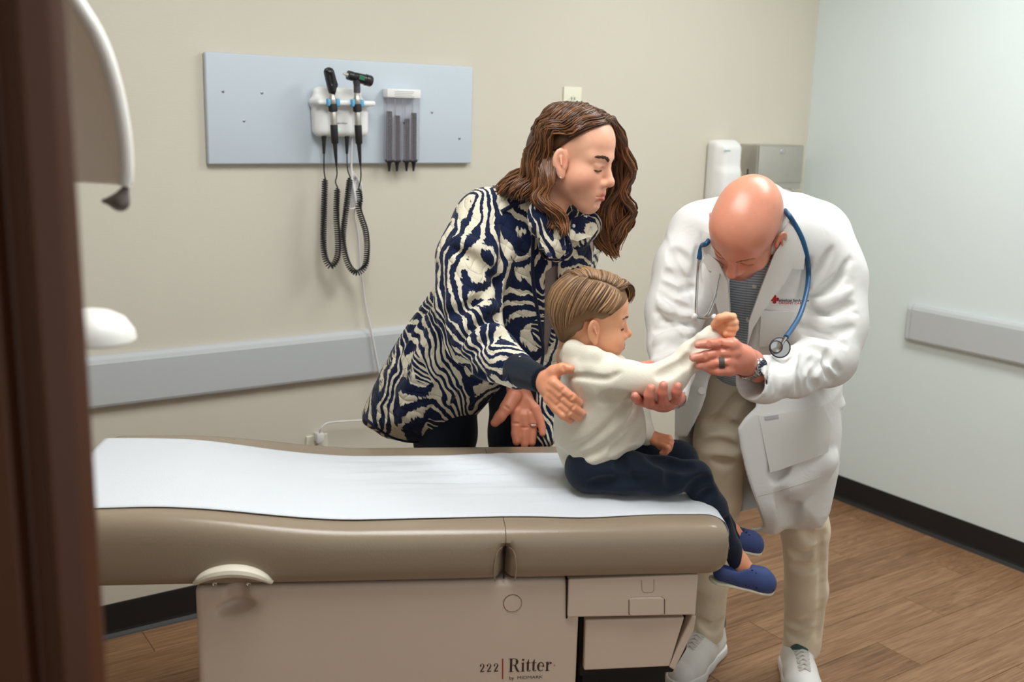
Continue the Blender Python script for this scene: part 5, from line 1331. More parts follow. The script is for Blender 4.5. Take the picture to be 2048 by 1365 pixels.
# lock falling in front of the shoulder below the ear, along the jaw
G2 = [[sw((.08, -.005, -.02), .006), px(1112, 352, 2.345), px(1098, 385, 2.34), px(1118, 420, 2.335), px(1140, 448, 2.33), px(1135, 470, 2.33)],
      [sw((.078, -.03, -.03), .008), px(1095, 360, 2.35), px(1085, 395, 2.345), px(1108, 430, 2.335), px(1128, 455, 2.335), px(1122, 468, 2.335)],
      [sw((.07, -.05, -.03), .010), px(1080, 365, 2.36), px(1072, 395, 2.355), px(1075, 415, 2.36), px(1085, 430, 2.36), px(1080, 440, 2.36)]]
strands(mb, cols, G2, 170, .004, .0026, seg=20, sides=5, wave=.006, wavel=.07, rng=r_, tint=(.1, .9))
# far side: from the part over the forehead, down past the far cheek in waves
G3 = [[sw(P0, .006), sw((-.03, .085, .085), .012), px(1245, 290, 2.45), px(1262, 335, 2.46), px(1250, 385, 2.47), px(1262, 425, 2.48), px(1240, 455, 2.49), px(1225, 475, 2.49)],
      [sw(P0, .006), sw((-.045, .075, .085), .014), px(1255, 300, 2.47), px(1264, 350, 2.48), px(1248, 400, 2.49), px(1268, 435, 2.50), px(1245, 465, 2.51), px(1232, 490, 2.51)],
      [sw(P1, .008), sw((-.06, .05, .08), .016), px(1245, 310, 2.50), px(1250, 370, 2.51), px(1228, 415, 2.51), px(1215, 455, 2.51), px(1228, 490, 2.51), px(1232, 512, 2.51)],
      [sw(P2, .008), sw((-.075, .02, .07), .018), px(1225, 320, 2.53), px(1222, 390, 2.53), px(1200, 430, 2.52), px(1198, 465, 2.51), px(1205, 490, 2.51), px(1215, 505, 2.51)],
      [sw(P3_, .010), sw((-.075, -.03, .06), .018), px(1190, 330, 2.56), px(1190, 400, 2.55), px(1180, 440, 2.53), px(1190, 470, 2.52), px(1195, 485, 2.52), px(1200, 495, 2.52)]]
strands(mb, cols, G3, 420, .005, .0030, seg=24, sides=5, wave=.005, wavel=.09, rng=r_, tint=(.05, .75))
# crown fill
def hl(H_, d0, d1, o0, o1, n=7): return [H_.P(H_.scalp(np.array(d0)*(1-t)+np.array(d1)*t, o0+(o1-o0)*t)) for t in np.linspace(0, 1, n)]
G4 = [hl(HW, (.012, .09, .082), (.080, .028, .026), .003, .007), hl(HW, P0, (.086, .012, .03), .005, .012), hl(HW, P1, (.086, -.02, .03), .007, .014), hl(HW, P2, (.08, -.05, .01), .008, .012), hl(HW, P3_, (.05, -.09, .0), .008, .012)]
strands(mb, cols, G4, 300, .003, .0026, seg=12, sides=5, rng=r_, tint=(.0, .5))
G5 = [hl(HW, P0, (-.06, .08, .05), .005, .012), hl(HW, P1, (-.085, .03, .04), .007, .014), hl(HW, P2, (-.085, -.02, .03), .009, .016), hl(HW, P3_, (-.05, -.09, .0), .008, .012)]
strands(mb, cols, G5, 200, .003, .0026, seg=12, sides=5, rng=r_, tint=(.0, .5))
hair_obj('hair', mb, cols, M_hw, wom)
# ================================================================== THE DOCTOR bending over the boy's arm
doc = person((.75, 2.68, 0), 'bald man in white doctor coat and khaki trousers bending over the outstretched arm')
SK_D = (220, 148, 121)
M_skin_d = skin_mat('ruddy_skin', .33)
HD = Head(.965, 136, -56, -19, (.5215, 2.36, 1.311), SK_D, 'man')
M_coat = fabric('white_lab_cotton', (228, 228, 225), .8, .015, 20, 1100, .22, .05, fold=.10, fscale=18); M_coatd = fabric('white_lapel', (226, 226, 221), .8, .015, 20, 1100, .22, .05)
M_kha = fabric('khaki_twill', (232, 218, 193), .8, .04, 25, 900, .3, .1, fold=.12, fscale=22)
def stripes():
    t = NT('striped_shirt'); tc = t.n('ShaderNodeTexCoord'); sp = t.n('ShaderNodeSeparateXYZ'); t.l(tc.outputs['Object'], sp.inputs[0])
    a = t.n('ShaderNodeMath', operation='MULTIPLY'); a.inputs[1].default_value = 980.0; t.l(sp.outputs[2], a.inputs[0]); b = t.n('ShaderNodeMath', operation='SINE'); t.l(a.outputs[0], b.inputs[0])
    cr = t.n('ShaderNodeValToRGB'); e = cr.color_ramp.elements; e[0].position = .35; e[0].color = lin((136, 156, 176))+(1,); e[1].position = .6; e[1].color = lin((196, 206, 212))+(1,)
    m_ = t.n('ShaderNodeMath', operation='MULTIPLY_ADD'); m_.inputs[1].default_value = .5; m_.inputs[2].default_value = .5; t.l(b.outputs[0], m_.inputs[0]); t.l(m_.outputs[0], cr.inputs[0]); t.l(cr.outputs[0], t.b.inputs['Base Color'])
    t.b.inputs['Roughness'].default_value = .85; return t.m
M_shirt = stripes()
f = Field((.27, 2.02, .52), (1.02, 2.90, 1.46), .0042); f.fold = 1.0; f.fk = .013
PLD = (2.60, .95, -.36, 0); PLS = (2.60, .95, 0.0, 0)
torso = [(1420, 415), (1385, 432), (1362, 470), (1358, 530), (1362, 620), (1358, 700), (1356, 760), (1356, 800), (1660, 810), (1672, 770), (1684, 700), (1692, 600), (1690, 500), (1668, 448), (1630, 412), (1585, 392), (1540, 384), (1470, 392)]
f.pillow(torso, PLD, .15, .14, k=0, smooth_n=120)
skirt = [(1358, 740), (1352, 800), (1350, 900), (1364, 960), (1400, 1010), (1460, 1045), (1535, 1068), (1560, 1049), (1605, 1050), (1638, 1044), (1655, 1010), (1672, 930), (1678, 850), (1674, 760), (1640, 720), (1400, 720)]
f.pillow(skirt, PLS, .13, .15, k=.03)
f.ell(Q(1515, 480, 2.52), (.185, .10, .10), k=.06)
# collar roll at the back of the neck
f.chain([J(1430, 440, 2.50, 18), J(1470, 398, 2.58, 20), J(1540, 390, 2.60, 20), J(1590, 412, 2.54, 20), J(1585, 470, 2.46, 14)], .02)
V, F = f.mesh(1); bvT = BVHTree.FromPolygons([Vector(v) for v in l2w(V)], [tuple(q) for q in F])     # closed coat, used to lay lapels and pockets
for pts, r, d in (([(1662, 940), (1615, 975), (1575, 1015)], .010, .005), ([(1565, 985), (1578, 1015), (1582, 1048)], .010, .005), ([(1550, 880), (1560, 930), (1555, 960)], .006, .003)): f.crease(pts, r, d, 's', .03)
for pts, r, d in (([(1664, 918), (1610, 955), (1565, 990)], .012, .002),): f.crease(pts, r, d, 'u', .04)
f.shell(.012, lambda X, Y, Z: (Z < .93) & (Y < 9) & (X < 9))
op_up = [(1458, 560), (1465, 545), (1548, 505), (1530, 570), (1512, 630), (1495, 690), (1503, 760), (1434, 760), (1450, 700), (1462, 640)]
op_lo = [(1434, 735), (1508, 735), (1514, 815), (1490, 835), (1474, 858), (1480, 900), (1495, 960), (1512, 1010), (1532, 1063), (1500, 1100), (1300, 1100), (1320, 960), (1385, 893), (1412, 820)]
f.pillow(op_up, (2.475, .95, -.36, 0), .1, .1, op='s', prism=(-.30, .145)); f.pillow(op_lo, (2.455, .95, 0, 0), .1, .1, op='s', prism=(-.30, .17))
# right sleeve (image left)
f.chain([J(1400, 470, 2.54, 62), J(1372, 540, 2.46, 58), J(1350, 620, 2.42, 52), J(1344, 690, 2.38, 47)], .045)
f.chain([J(1344, 692, 2.38, 46), J(1345, 740, 2.30, 42), J(1342, 792, 2.22, 34)], .02)
# left sleeve (image right)
f.chain([J(1628, 475, 2.54, 72), J(1655, 560, 2.48, 68), J(1662, 650, 2.42, 62), J(1655, 715, 2.36, 57)], .05)
f.chain([J(1652, 715, 2.36, 57), J(1590, 745, 2.24, 48), J(1530, 760, 2.13, 44), J(1513, 763, 2.105, 42)], .022)
# folds of the sleeves and skirt
for pts, r, d in (([(1600, 600), (1640, 590), (1690, 545)], .009, .008), ([(1603, 612), (1655, 625), (1705, 610)], .009, .009), ([(1610, 580), (1640, 540), (1665, 500)], .008, .005), ([(1600, 655), (1650, 670), (1705, 655)], .009, .008), ([(1595, 690), (1645, 700), (1680, 745)], .008, .007), ([(1580, 700), (1560, 735), (1555, 790)], .007, .005), ([(1610, 705), (1600, 750), (1600, 790)], .008, .006), ([(1640, 725), (1625, 760), (1640, 785)], .007, .005), ([(1620, 520), (1612, 560), (1600, 600)], .007, .005),
                  ([(1385, 600), (1360, 560), (1330, 545)], .008, .006), ([(1390, 640), (1355, 645), (1312, 625)], .008, .007), ([(1385, 625), (1345, 610), (1322, 585)], .008, .006), ([(1380, 680), (1350, 655), (1310, 660)], .008, .007), ([(1390, 560), (1370, 520), (1345, 500)], .007, .005), ([(1385, 700), (1350, 690), (1310, 710)], .007, .005), ([(1395, 500), (1388, 560), (1392, 610)], .006, .005)):
    f.crease(pts, r, d)
for pts, r, d in (([(1612, 520), (1608, 560), (1604, 604)], .003, .003), ([(1615, 600), (1660, 572), (1700, 520)], .005, .004), ([(1625, 615), (1670, 640), (1712, 628)], .005, .004), ([(1608, 640), (1640, 662), (1690, 690)], .005, .005), ([(1560, 705), (1545, 735), (1540, 790)], .004, .003), ([(1630, 715), (1612, 740), (1612, 785)], .005, .005), ([(1660, 700), (1650, 735), (1668, 765)], .005, .004), ([(1400, 470), (1395, 530), (1398, 590)], .003, .003), ([(1388, 575), (1355, 585), (1325, 570)], .005, .005), ([(1388, 655), (1350, 635), (1318, 645)], .005, .004), ([(1390, 590), (1350, 530), (1340, 505)], .004, .003), ([(1375, 720), (1345, 715), (1318, 735)], .005, .004)): f.crease(pts, r, d)
for pts, r, d in (([(1603, 606), (1650, 606), (1700, 580)], .009, .005), ([(1600, 635), (1650, 648), (1705, 635)], .010, .005), ([(1390, 630), (1350, 628), (1318, 605)], .008, .004), ([(1385, 665), (1345, 672), (1312, 685)], .009, .005), ([(1590, 715), (1578, 750), (1575, 790)], .008, .004)): f.crease(pts, r, d, 'u')
# sleeve openings
def opening(a, b, r0, r1): f.cone(a, b, r0, r1, .003, 's')
p, rp = J(1530, 757, 2.128, 20); q, rq = J(1494, 765, 2.085, 37); opening(p, q, rp, rq)
p, rp = J(1344, 772, 2.25, 24); q, rq = J(1340, 815, 2.19, 33); opening(p, q, rp, rq)
V, F = f.mesh(1); coat, _ = skin_obj('lab_coat', [(V, F)], M_coat, doc); bvC = bvh_of(coat); FC = f
# shirt
g = Field((.3, 2.2, .85), (.95, 2.8, 1.40), .006)
g.pillow([(1440, 440), (1420, 520), (1430, 640), (1430, 760), (1560, 760), (1600, 640), (1610, 500), (1580, 430)], PLD, .12, .118, smooth_n=40); g.chain([J(1470, 470, 2.47, 30), J(1550, 455, 2.5, 32), J(1570, 480, 2.44, 14)], .03); V, F = g.mesh(1); sh_, _ = skin_obj('shirt', [(V, F)], M_shirt, doc); bvH = bvh_of(sh_)
for px_, py_ in ((1509, 573), (1496, 640)):
    h = cast(bvH, px_, py_)
    if h[0] is not None: MB().lathe([(.0052, 0), (.0052, .002), (.003, .0022), (.0025, .0012)], np.array(h[0]), unit(CAM-np.array(h[0])), 14).build('shirt_button', M_wp, doc, smooth=True)
MB().tube(line_on(bvH, [(1497, 545), (1492, 600), (1486, 690)], .0006, 20), .0012, 5).build('placket_edge', M_shirt, doc)
# trousers
g = Field((.40, 2.35, .06), (1.02, 3.0, 1.10), .0055)
g.chain([J(1458, 760, 2.64, 60), J(1442, 880, 2.63, 52), J(1432, 1000, 2.67, 48), J(1420, 1160, 2.74, 36), J(1416, 1262, 2.78, 31)], .02)
g.chain([J(1560, 760, 2.66, 66), J(1590, 900, 2.64, 58), J(1610, 1060, 2.64, 46), J(1612, 1180, 2.68, 41), J(1604, 1290, 2.72, 37)], .02)
for x_, y_, b_ in ((1416, 1283, 2.78), (1604, 1306, 2.72)):
    zc_ = Q(x_, y_, b_)[2]; xx = Q(x_, y_, b_)[0]; g.apply(lambda X, Y, Z: (Z-zc_-.25*(Y-b_))+0*X, (xx-.12, b_-.2, 0), (xx+.12, b_+.2, zc_), 0, 's')
g.ell(Q(1510, 790, 2.68), (.14, .10, .14), k=.04)
for pts, r, d in (([(1480, 860), (1440, 850), (1410, 850)], .007, .005), ([(1475, 900), (1440, 890), (1400, 895)], .007, .005), ([(1480, 790), (1450, 830), (1420, 850)], .007, .004), ([(1460, 930), (1430, 925)], .006, .004), ([(1580, 1105), (1605, 1118), (1635, 1100)], .006, .004), ([(1585, 1135), (1620, 1140), (1650, 1125)], .005, .003), ([(1572, 1240), (1600, 1252), (1636, 1230)], .006, .005), ([(1575, 1268), (1600, 1278), (1632, 1264)], .006, .004), ([(1610, 1065), (1630, 1080), (1650, 1070)], .005, .004), ([(1400, 1245), (1425, 1262), (1445, 1245)], .008, .006), ([(1640, 1080), (1644, 1180), (1636, 1280)], .003, .002)): g.crease(pts, r, d)
V, F = g.mesh(1); skin_obj('trousers', [(V, F)], M_kha, doc)
# lapels, pockets, placket
def cp(name, poly, m_=None, **k): return patch_obj(name, poly, bvT, m_ or M_coatd, doc, **k)
lapR = cp('lapel', [(1548, 505), (1566, 478), (1580, 500), (1585, 530), (1573, 556), (1550, 585), (1525, 620), (1505, 655), (1494, 690), (1498, 640), (1515, 590), (1532, 545)], off=.009, thick=.005, maxjump=.14)
cp('collar', [(1560, 470), (1580, 440), (1600, 452), (1610, 500), (1606, 538), (1568, 536), (1582, 520), (1572, 495)], off=.004, thick=.004, maxjump=.14)
cp('lapel', [(1456, 560), (1440, 525), (1418, 505), (1402, 528), (1426, 541), (1412, 558), (1432, 600), (1450, 660), (1462, 695), (1462, 640)], off=.009, thick=.005, maxjump=.14)
cp('collar', [(1440, 520), (1425, 470), (1410, 462), (1398, 500), (1402, 530), (1424, 537), (1418, 508)], off=.004, thick=.004, maxjump=.14)
cp('chest_pocket', [(1522, 620), (1600, 624), (1616, 625), (1590, 662), (1565, 690), (1518, 694)], off=.0015, thick=.003, maxjump=.14)
hp = cp('hip_pocket', [(1517, 832), (1560, 828), (1605, 822), (1645, 812), (1662, 850), (1655, 905), (1560, 940), (1540, 945)], off=.001, thick=.0025, maxjump=.14)
for pts in ([(1512, 994), (1580, 975), (1640, 955)], [(1500, 955), (1512, 994), (1528, 1040)]):
    L_ = line_on(bvC, pts, .0002, 30)
    if len(L_) > 2: MB().tube(L_, .0008, 5).build('stitch_line', fabric('stitch_shade', (206, 202, 192), .8), doc)
h = cast(bvC, 1542, 836)
if h[0] is not None: patch_obj('pocket_tag', [(1528, 834), (1556, 830), (1557, 836), (1529, 840)], bvC, mat('grey_tag', (182, 180, 186), .8), doc, off=.005, thick=.001, step=4)
MB().tube(line_on(bvC, [(1500, 718), (1514, 716)], .0006, 6), .0012, 5).build('buttonhole', mat('buttonhole_shade', (120, 112, 104), .8), doc)
h = cast(bvC, 1404, 782)
if h[0] is not None: MB().lathe([(.0095, 0), (.0098, .002), (.0085, .0035), (.006, .0025), (.004, .003), (.001, .003)], np.array(h[0]), unit(CAM-np.array(h[0])), 20).build('coat_button', M_wp, doc, smooth=True)
# embroidered emblem and name
def surf_text(name, word, x, y, hpx, ang, m_, sx=1., off=.0032, bold=0.):
    V, F = text_mesh(word, 1.0, .022); w = V[:, 0]*sx; c_, s_ = math.cos(ang), math.sin(ang); k = hpx/.7
    P2 = np.c_[x+k*(w*c_+V[:, 1]*s_), y+k*(w*s_-V[:, 1]*c_)]; out = []; md = None
    for q in P2:
        hh = cast(bvT, q[0], q[1])
        dd = np.linalg.norm(np.array(hh[0])-CAM) if hh[0] is not None else md
        if md is not None and (dd is None or abs(dd-md) > .03): dd = md
        md = dd if md is None else md*.9+dd*.1
        out.append(CAM+unit(RM@_ray(*q))*(dd-off))
    return MB().raw(np.array(out), F).build(name, m_, doc)
M_er = mat('red_thread', (196, 48, 52), .8); M_eb = mat('black_thread', (34, 34, 38), .8)
surf_text('embroidery', 'american family care', 1557.5, 603.5, 5.4, .012, M_eb, .95); surf_text('embroidery', 'URGENT CARE', 1557.5, 608.5, 4.2, .012, M_er, 1.25)
for dx, dy in ((0, -5.2), (0, 5.2), (-5.2, 0), (5.2, 0), (0, 0)):
    h = cast(bvT, 1549+dx, 599+dy)
    if h[0] is not None:
        n_ = unit(CAM-np.array(h[0])); MB().lathe([(.0044 if dx or dy else .003, .0012), (.0044 if dx or dy else .003, .0024), (.0026 if dx or dy else .0012, .0024), (.0022, .0019)], np.array(h[0]), n_, 16).build('emblem_petal', M_er, doc)
# hands
h1 = Field((.36, 1.96, .90), (.62, 2.24, 1.14), .002)
wr = J(1500, 728, 2.11, 30)
h1.chain([wr, J(1480, 718, 2.075, 28)], .012); h1.cone(*[J(1480, 718, 2.075, 28)[0], J(1462, 722, 2.06, 28)[0]], J(1480, 718, 2.075, 28)[1], J(1462, 722, 2.06, 27)[1], .012, flat=((0, 1, 0), 1.4))
FI = [[(1466, 690), (1440, 687), (1417, 688), (1396, 690)], [(1470, 706), (1437, 707), (1410, 712), (1387, 716)], [(1466, 724), (1436, 726), (1414, 730), (1398, 732)], [(1460, 740), (1438, 743), (1424, 741), (1412, 736)]]
nails = []
for i, (q, rr) in enumerate(zip(FI, ((12, 10.5, 9.8, 8.2), (12.5, 11, 10, 8.6), (12, 10.5, 9.5, 8), (11, 9.5, 8.5, 7.5)))):
    js = []
    for j, (x, y) in enumerate(q):
        hb = FB.hit(x, y); bb = 2.052 if hb is None else min(2.06, hb[1]-.0065)
        if i >= 2 and j >= 2: bb = 2.062
        js.append(J(x, y, bb if j else 2.052, rr[j]))
    h1.chain(js, .003); h1.chain([J(1488, 718, 2.075, 20), js[0]], .010); nails.append(js[-1][0]+np.array([-.004, -js[-1][1], .001]))
h1.chain([J(1480, 700, 2.10, 14), J(1460, 685, 2.15, 12), J(1432, 685, 2.165, 10)], .008)
for pts in ([(1458, 697), (1425, 698)], [(1460, 716), (1425, 719)], [(1455, 733), (1430, 735)]): h1.crease(pts, .0022, .0018, 's', .004)
for pts in ([(1440, 680), (1443, 695)], [(1436, 700), (1438, 714)], [(1418, 682), (1419, 694)], [(1411, 705), (1413, 718)]): h1.crease(pts, .0018, .0022, 's', .004)
V1, F1 = h1.mesh(1)
h2 = Field((.20, 1.96, .84), (.42, 2.30, 1.10), .002)
w2 = J(1345, 795, 2.20, 26)
h2.chain([w2, J(1325, 803, 2.16, 26), J(1305, 803, 2.13, 22)], .012, flat=((0, 0, 1), 1.3))
nails2 = []
for q in ([(1352, 800, 2.12, 11), (1352, 797, 2.06, 10.5), (1354, 784, 2.035, 10), (1356, 773, 2.032, 8.5)], [(1332, 806, 2.11, 11.5), (1326, 802, 2.05, 11), (1325, 786, 2.025, 10.5), (1327, 771, 2.022, 9)], [(1308, 808, 2.10, 11.5), (1298, 805, 2.045, 11), (1298, 791, 2.022, 10.5), (1302, 777, 2.02, 9)], [(1290, 806, 2.11, 10), (1276, 801, 2.06, 9.5), (1271, 796, 2.035, 9), (1270, 792, 2.03, 8)]):
    h2.chain([J(*p) for p in q], .003); nails2.append(J(*q[-1])[0]+np.array([0, -.008, .001]))
h2.chain([J(1328, 790, 2.2, 13), J(1312, 745, 2.20, 11), J(1300, 732, 2.17, 9.5), J(1285, 731, 2.15, 8.5)], .008)
V2, F2 = h2.mesh(1)
t = Field((.25, 2.05, .80), (1.0, 2.85, 1.44), .008)
t.chain([(HD.P((0, -.03, -.10)), .058), (Q(1510, 450, 2.50), .07), (Q(1510, 620, 2.60), .08)], .03); t.chain([(Q(1560, 470, 2.54), .05), J(1652, 560, 2.48, 34), J(1645, 715, 2.36, 30), J(1515, 745, 2.12, 22)], .02); t.chain([(Q(1450, 470, 2.54), .05), J(1375, 560, 2.46, 30), J(1346, 692, 2.38, 26), J(1345, 790, 2.22, 20)], .02)
V3, F3 = t.mesh(1)
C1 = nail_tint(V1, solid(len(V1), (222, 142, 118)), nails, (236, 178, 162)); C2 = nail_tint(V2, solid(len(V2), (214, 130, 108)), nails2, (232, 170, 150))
bodymesh(doc, [HD.part(), (V1, F1), (V2, F2), (V3, F3)], [HD.C, C1, C2, solid(len(V3), SK_D)], M_skin_d)
mb = MB(xf); HD.lines(mb, .0007, 40, lash_r=.0008); mb.build('eyebrows_and_lashes', mat('sandy_brow', (140, 92, 62), .7), doc)['kind'] = 'stuff'
# ring and watch
c = Q(1443, 726, 2.052); axr = unit(Q(1466, 724, 2.052)-Q(1436, 726, 2.055)); u_ = unit(np.cross(axr, (0, 0, 1))); v_ = np.cross(axr, u_)
mb = MB(xf); nR = 28
V = [c+axr*w_+r_*(math.cos(2*math.pi*k/nR)*u_+math.sin(2*math.pi*k/nR)*v_) for w_, r_ in ((-.0055, .0112), (-.0055, .0127), (.0055, .0127), (.0055, .0112)) for k in range(nR)]
mb.raw(V, [(i*nR+k, i*nR+(k+1) % nR, ((i+1) % 4)*nR+(k+1) % nR, ((i+1) % 4)*nR+k) for i in range(4) for k in range(nR)]).build('silicone_ring', mat('grey_silicone', (78, 72, 68), .6), doc, smooth=True)
wc = Q(1497, 730, 2.105); wax = unit(Q(1512, 735, 2.12)-Q(1480, 720, 2.08)); rad = 31*cdepth(wc)/FPX
fd = unit(np.array([.35, -.8, .15])-wax*(np.array([.35, -.8, .15])@wax)); sd = np.cross(wax, fd)
wt = None
face = wc+fd*(rad*.93)+sd*0
case = MB(xf).lathe([(.0175, -.006), (.0188, -.004), (.0188, .002), (.0170, .0045), (.0160, .0045), (.0158, .003)], face, fd, 32).build('watch_case', M_chrome, doc, smooth=True)
MB(xf).lathe([(.0155, .0030), (.0155, .0034), (.0001, .0034)], face, fd, 32).build('dial', mat('blue_dial', (26, 40, 84), .2), case, smooth=True)
for k in range(12):
    a = 2*math.pi*k/12; p = face+fd*.0036+(wax*math.cos(a)+sd*math.sin(a))*.0125; e1 = wax*math.cos(a)+sd*math.sin(a); e2 = np.cross(fd, e1)
    MB(xf).raw([p-e1*.0018-e2*.0006, p+e1*.0018-e2*.0006, p+e1*.0018+e2*.0006, p-e1*.0018+e2*.0006], [(0, 1, 2, 3)]).build('hour_mark', M_wp, case)
for a, ln in ((.9, .009), (2.6, .012)):
    e1 = wax*math.cos(a)+sd*math.sin(a); e2 = np.cross(fd, e1); p = face+fd*.0040
    MB(xf).raw([p-e2*.0007, p+e1*ln-e2*.0004, p+e1*ln+e2*.0004, p+e2*.0007], [(0, 1, 2, 3)]).build('watch_hand', M_wp, case)
for k in range(15):                                     # bracelet links around the wrist
    a = math.radians(36)+math.radians(288)*k/14; d_ = fd*math.cos(a)+sd*math.sin(a); tg = -fd*math.sin(a)+sd*math.cos(a)
    M = Matrix.Identity(4)
    for i in range(3): M[i][0] = wax[i]; M[i][1] = tg[i]; M[i][2] = d_[i]; M[i][3] = (wc+d_*rad*.92)[i]
    MB(xf).box((-.009, -.0050, -.0015), (.009, .0050, .002), .0008, M=M, seg=1).build('link', M_chrome, case)
# stethoscope
st = empty('stethoscope', l2w(Q(1560, 690, 2.2))); tag(st, 'blue tubed stethoscope with silver chest piece hanging round the neck of the doctor', 'stethoscope')
M_tube = mat('teal_blue_tube', (14, 74, 116), .4)
def out(px_, py_, off):
    h = FC.hit(px_, py_); b = h[1] if h is not None else 2.4; return b
pr = [(1510, 395), (1555, 405), (1573, 425), (1590, 450), (1605, 480), (1614, 515), (1617, 550), (1612, 590), (1600, 630), (1586, 655), (1572, 675)]
pts = []; bb = None
for x, y in pr:
    b = out(x, y, 0)-.010; b = b if bb is None else min(b, bb+.03); bb = b; pts.append(Q(x, y, b))
pts[0] = Q(1500, 400, 2.62); pts[1] = Q(1550, 402, 2.53)
bch = min(out(1560, 697, 0), out(1562, 716, 0), out(1545, 708, 0))-.034
for i in range(7, 11): pts[i] = Q(pr[i][0], pr[i][1], min(pts[6][1], pts[i][1])*(1-(i-6)/4)+bch*(i-6)/4)
MB(xf).tube(spline(pts, 60), .0058, 10).build('tube', M_tube, st, smooth=True)
pl_ = [(1480, 398), (1440, 430), (1418, 470), (1404, 495), (1398, 518)]
pts2 = [Q(x, y, out(x, y, 0)-.010) for x, y in pl_]; pts2[0] = Q(1500, 400, 2.62); pts2[1] = Q(1450, 420, 2.52); pts2[2] = Q(1417, 482, min(pts2[2][1], 2.42)); pts2[3] = Q(1404, 492, pts2[3][1])
MB(xf).tube(spline(pts2, 40), .0058, 10).build('tube', M_tube, st, smooth=True)
e0 = pts2[-1]
def ob(x, y, o=.008): return Q(x, y, out(x, y, 0)-o)
ec = [e0, Q(1396, 540, e0[1]-.012), Q(1393, 590, e0[1]-.030), Q(1392, 625, e0[1]-.040), Q(1396, 635, e0[1]-.042)]
MB(xf).tube(spline(ec, 24), .0033, 8).build('ear_tube', M_chrome, st, smooth=True)
y5 = Q(1442, 540, e0[1]-.02); ec2 = [Q(1452, 515, e0[1]-.005), y5, Q(1432, 590, e0[1]-.034), Q(1418, 625, e0[1]-.042), Q(1408, 636, e0[1]-.042)]
MB(xf).tube(spline(ec2, 24), .0033, 8).build('ear_tube', M_chrome, st, smooth=True)
MB(xf).tube(spline([Q(1390, 634, e0[1]-.042), Q(1410, 637, e0[1]-.044), Q(1428, 634, e0[1]-.042)], 12), .0032, 8).build('spring_bar', M_chrome, st, smooth=True)
for x, y in ((1389, 633), (1428, 634)): MB(xf).lathe([(.004, -.005), (.0065, -.002), (.0068, .002), (.005, .005), (.001, .006)], Q(x, y, e0[1]-.044), (-.9 if x < 1400 else .9, -.3, .1), 14).build('ear_tip', M_wp, st, smooth=True)
c1 = Q(1560, 697, pts[-1][1]-.004); n1 = unit((-.15, -.95, .25))
MB(xf).tube([pts[-1], Q(1566, 685, pts[-1][1]-.002), c1], [.0045, .0032, .003], 8).build('stem', M_chrome, st, smooth=True)
MB(xf).lathe([(.004, -.008), (.012, -.006), (.0205, .000), (.0215, .002), (.0195, .004), (.001, .0035)], c1+np.array([.002, .01, -.001]), n1, 32).build('diaphragm', M_chrome, st, smooth=True)
MB(xf).lathe([(.0205, -.0005), (.0222, .001), (.0222, .003), (.0202, .0045), (.0198, .004)], c1+np.array([.002, .01, -.001]), n1, 32, ring=True).build('rim', M_rub, st, smooth=True)
MB(xf).lathe([(.006, -.012), (.009, -.006), (.0125, .0), (.0115, .002), (.008, .001), (.001, -.001)], c1+np.array([-.010, -.006, .004]), n1, 28).build('bell', M_chrome, st, smooth=True)
MB(xf).lathe([(.0120, -.0015), (.0138, .0), (.0138, .002), (.0120, .003), (.0112, .002)], c1+np.array([-.010, -.006, .004]), n1, 28, ring=True).build('bell_rim', M_rub, st, smooth=True)
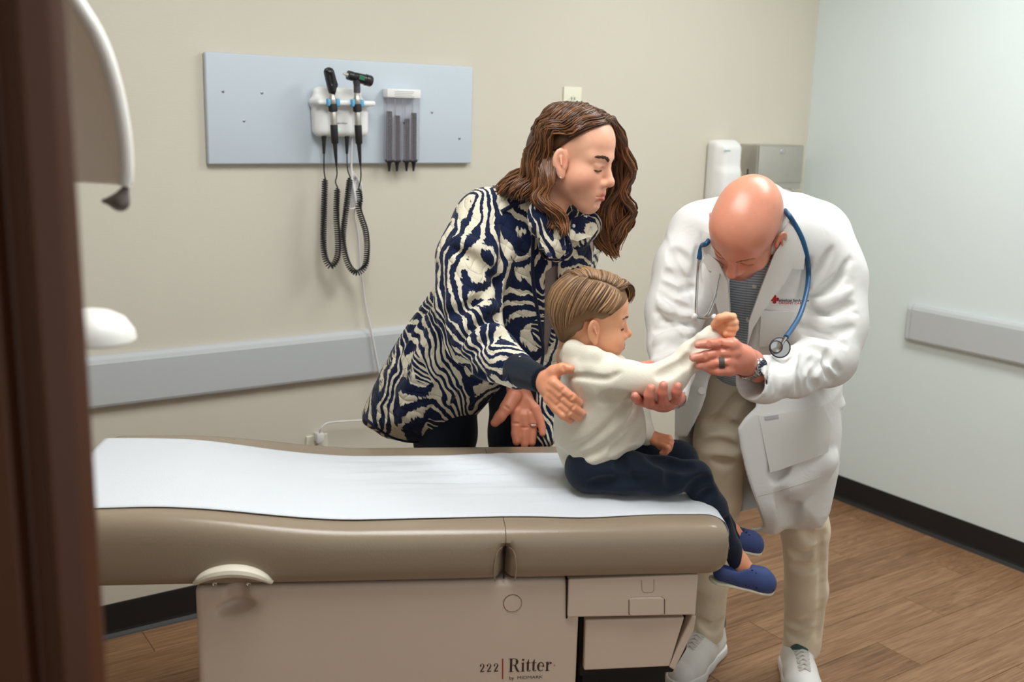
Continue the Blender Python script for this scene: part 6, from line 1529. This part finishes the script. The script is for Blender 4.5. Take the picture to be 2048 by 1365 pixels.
# white lace-up shoes
M_ws = mat('white_leather', (238, 237, 234), .5, bump=.08, bscale=300); M_gr = fabric('green_lining', (66, 92, 84), .9); M_lace = fabric('grey_white_lace', (214, 210, 204), .85)
def sneaker(heel, toe, mark=False):
    d = toe-heel; d[2] = 0; L = np.linalg.norm(d); d = d/L; u = np.array([0, 0, 1.]); sd_ = np.cross(d, u)
    P3 = lambda x, y, z: np.array([heel[0], heel[1], 0])+d*x*L+sd_*y+u*z
    lo = np.minimum(P3(0, 0, 0), P3(1, 0, 0))-.09; hi = np.maximum(P3(0, 0, 0), P3(1, 0, 0))+.09; lo[2] = 0; hi[2] = .16
    f = Field(lo-np.array([0, 0, .01]), hi, .003)
    f.chain([(P3(.13, 0, .045), .040), (P3(.45, 0, .045), .041), (P3(.70, 0, .04), .047), (P3(.86, 0, .035), .038)], .02)
    f.chain([(P3(.16, 0, .085), .036), (P3(.30, 0, .088), .036), (P3(.55, 0, .065), .036), (P3(.72, 0, .05), .034)], .02)
    f.apply(lambda X, Y, Z: .018-Z+0*X+0*Y, lo-1, hi, 0, 'i')
    f.cone(P3(.16, 0, .13), P3(.30, 0, .13), .036, .036, .006, 's')
    V, F = f.mesh(1); o, _ = skin_obj('shoe', [(V, F)], M_ws, doc)
    s2 = Field(lo-np.array([0, 0, .01]), hi, .003); s2.chain([(P3(.13, 0, .015), .045), (P3(.45, 0, .015), .043), (P3(.70, 0, .015), .051), (P3(.86, 0, .015), .043)], .02)
    s2.apply(lambda X, Y, Z: np.abs(Z-.016)-.0145+0*X+0*Y, lo-1, hi, 0, 'i'); V, F = s2.mesh(1); skin_obj('sole', [(V, F)], M_wp, o)
    g = Field(lo, hi, .003); g.cone(P3(.14, 0, .105), P3(.32, 0, .112), .036, .034, .01); g.cone(P3(.36, 0, .10), P3(.42, 0, .112), .026, .024, .01, flat=(d, 1.6)); g.cone(P3(.14, 0, .14), P3(.30, 0, .14), .03, .03, .004, 's'); V, F = g.mesh(1); skin_obj('lining', [(V, F)], M_gr, o)
    bv = BVHTree.FromPolygons([Vector(v) for v in f.mesh(1)[0]], [tuple(q) for q in f.mesh(0)[1]])
    def top(x, y):
        h = bv.ray_cast(Vector(P3(x, y, .3)), Vector((0, 0, -1))); return np.array(h[0]) if h[0] is not None else P3(x, y, .09)
    for k in range(6):
        x = .40+.055*k; w = .020-.001*k
        for sg in (-1, 1):
            a, b_, c_ = top(x, -sg*w)+u*.001, top(x+.02, 0)+u*(.0035+.002*(sg > 0)), top(x+.042, sg*w)+u*.001
            MB(xf).tube(spline([a, b_, c_], 8), .0032, 6).build('lace', M_lace, o, smooth=True)
    if mark:
        p = P3(.395, 0, .128); MB(xf).box((-.011, -.0015, -.024), (.011, .0015, .016), .001, M=Matrix.Translation(Vector(P3(.405, 0, .112)))@Matrix.Rotation(math.atan2(d[1], d[0])+math.pi/2, 4, 'Z')@Matrix.Rotation(-.35, 4, 'X')).build('tongue_tag', M_wp, o)
    return o
sneaker(np.array([.640, 2.87, 0]), np.array([.475, 2.62, 0])); sneaker(np.array([.845, 2.80, 0]), np.array([.81, 2.50, 0]), True)
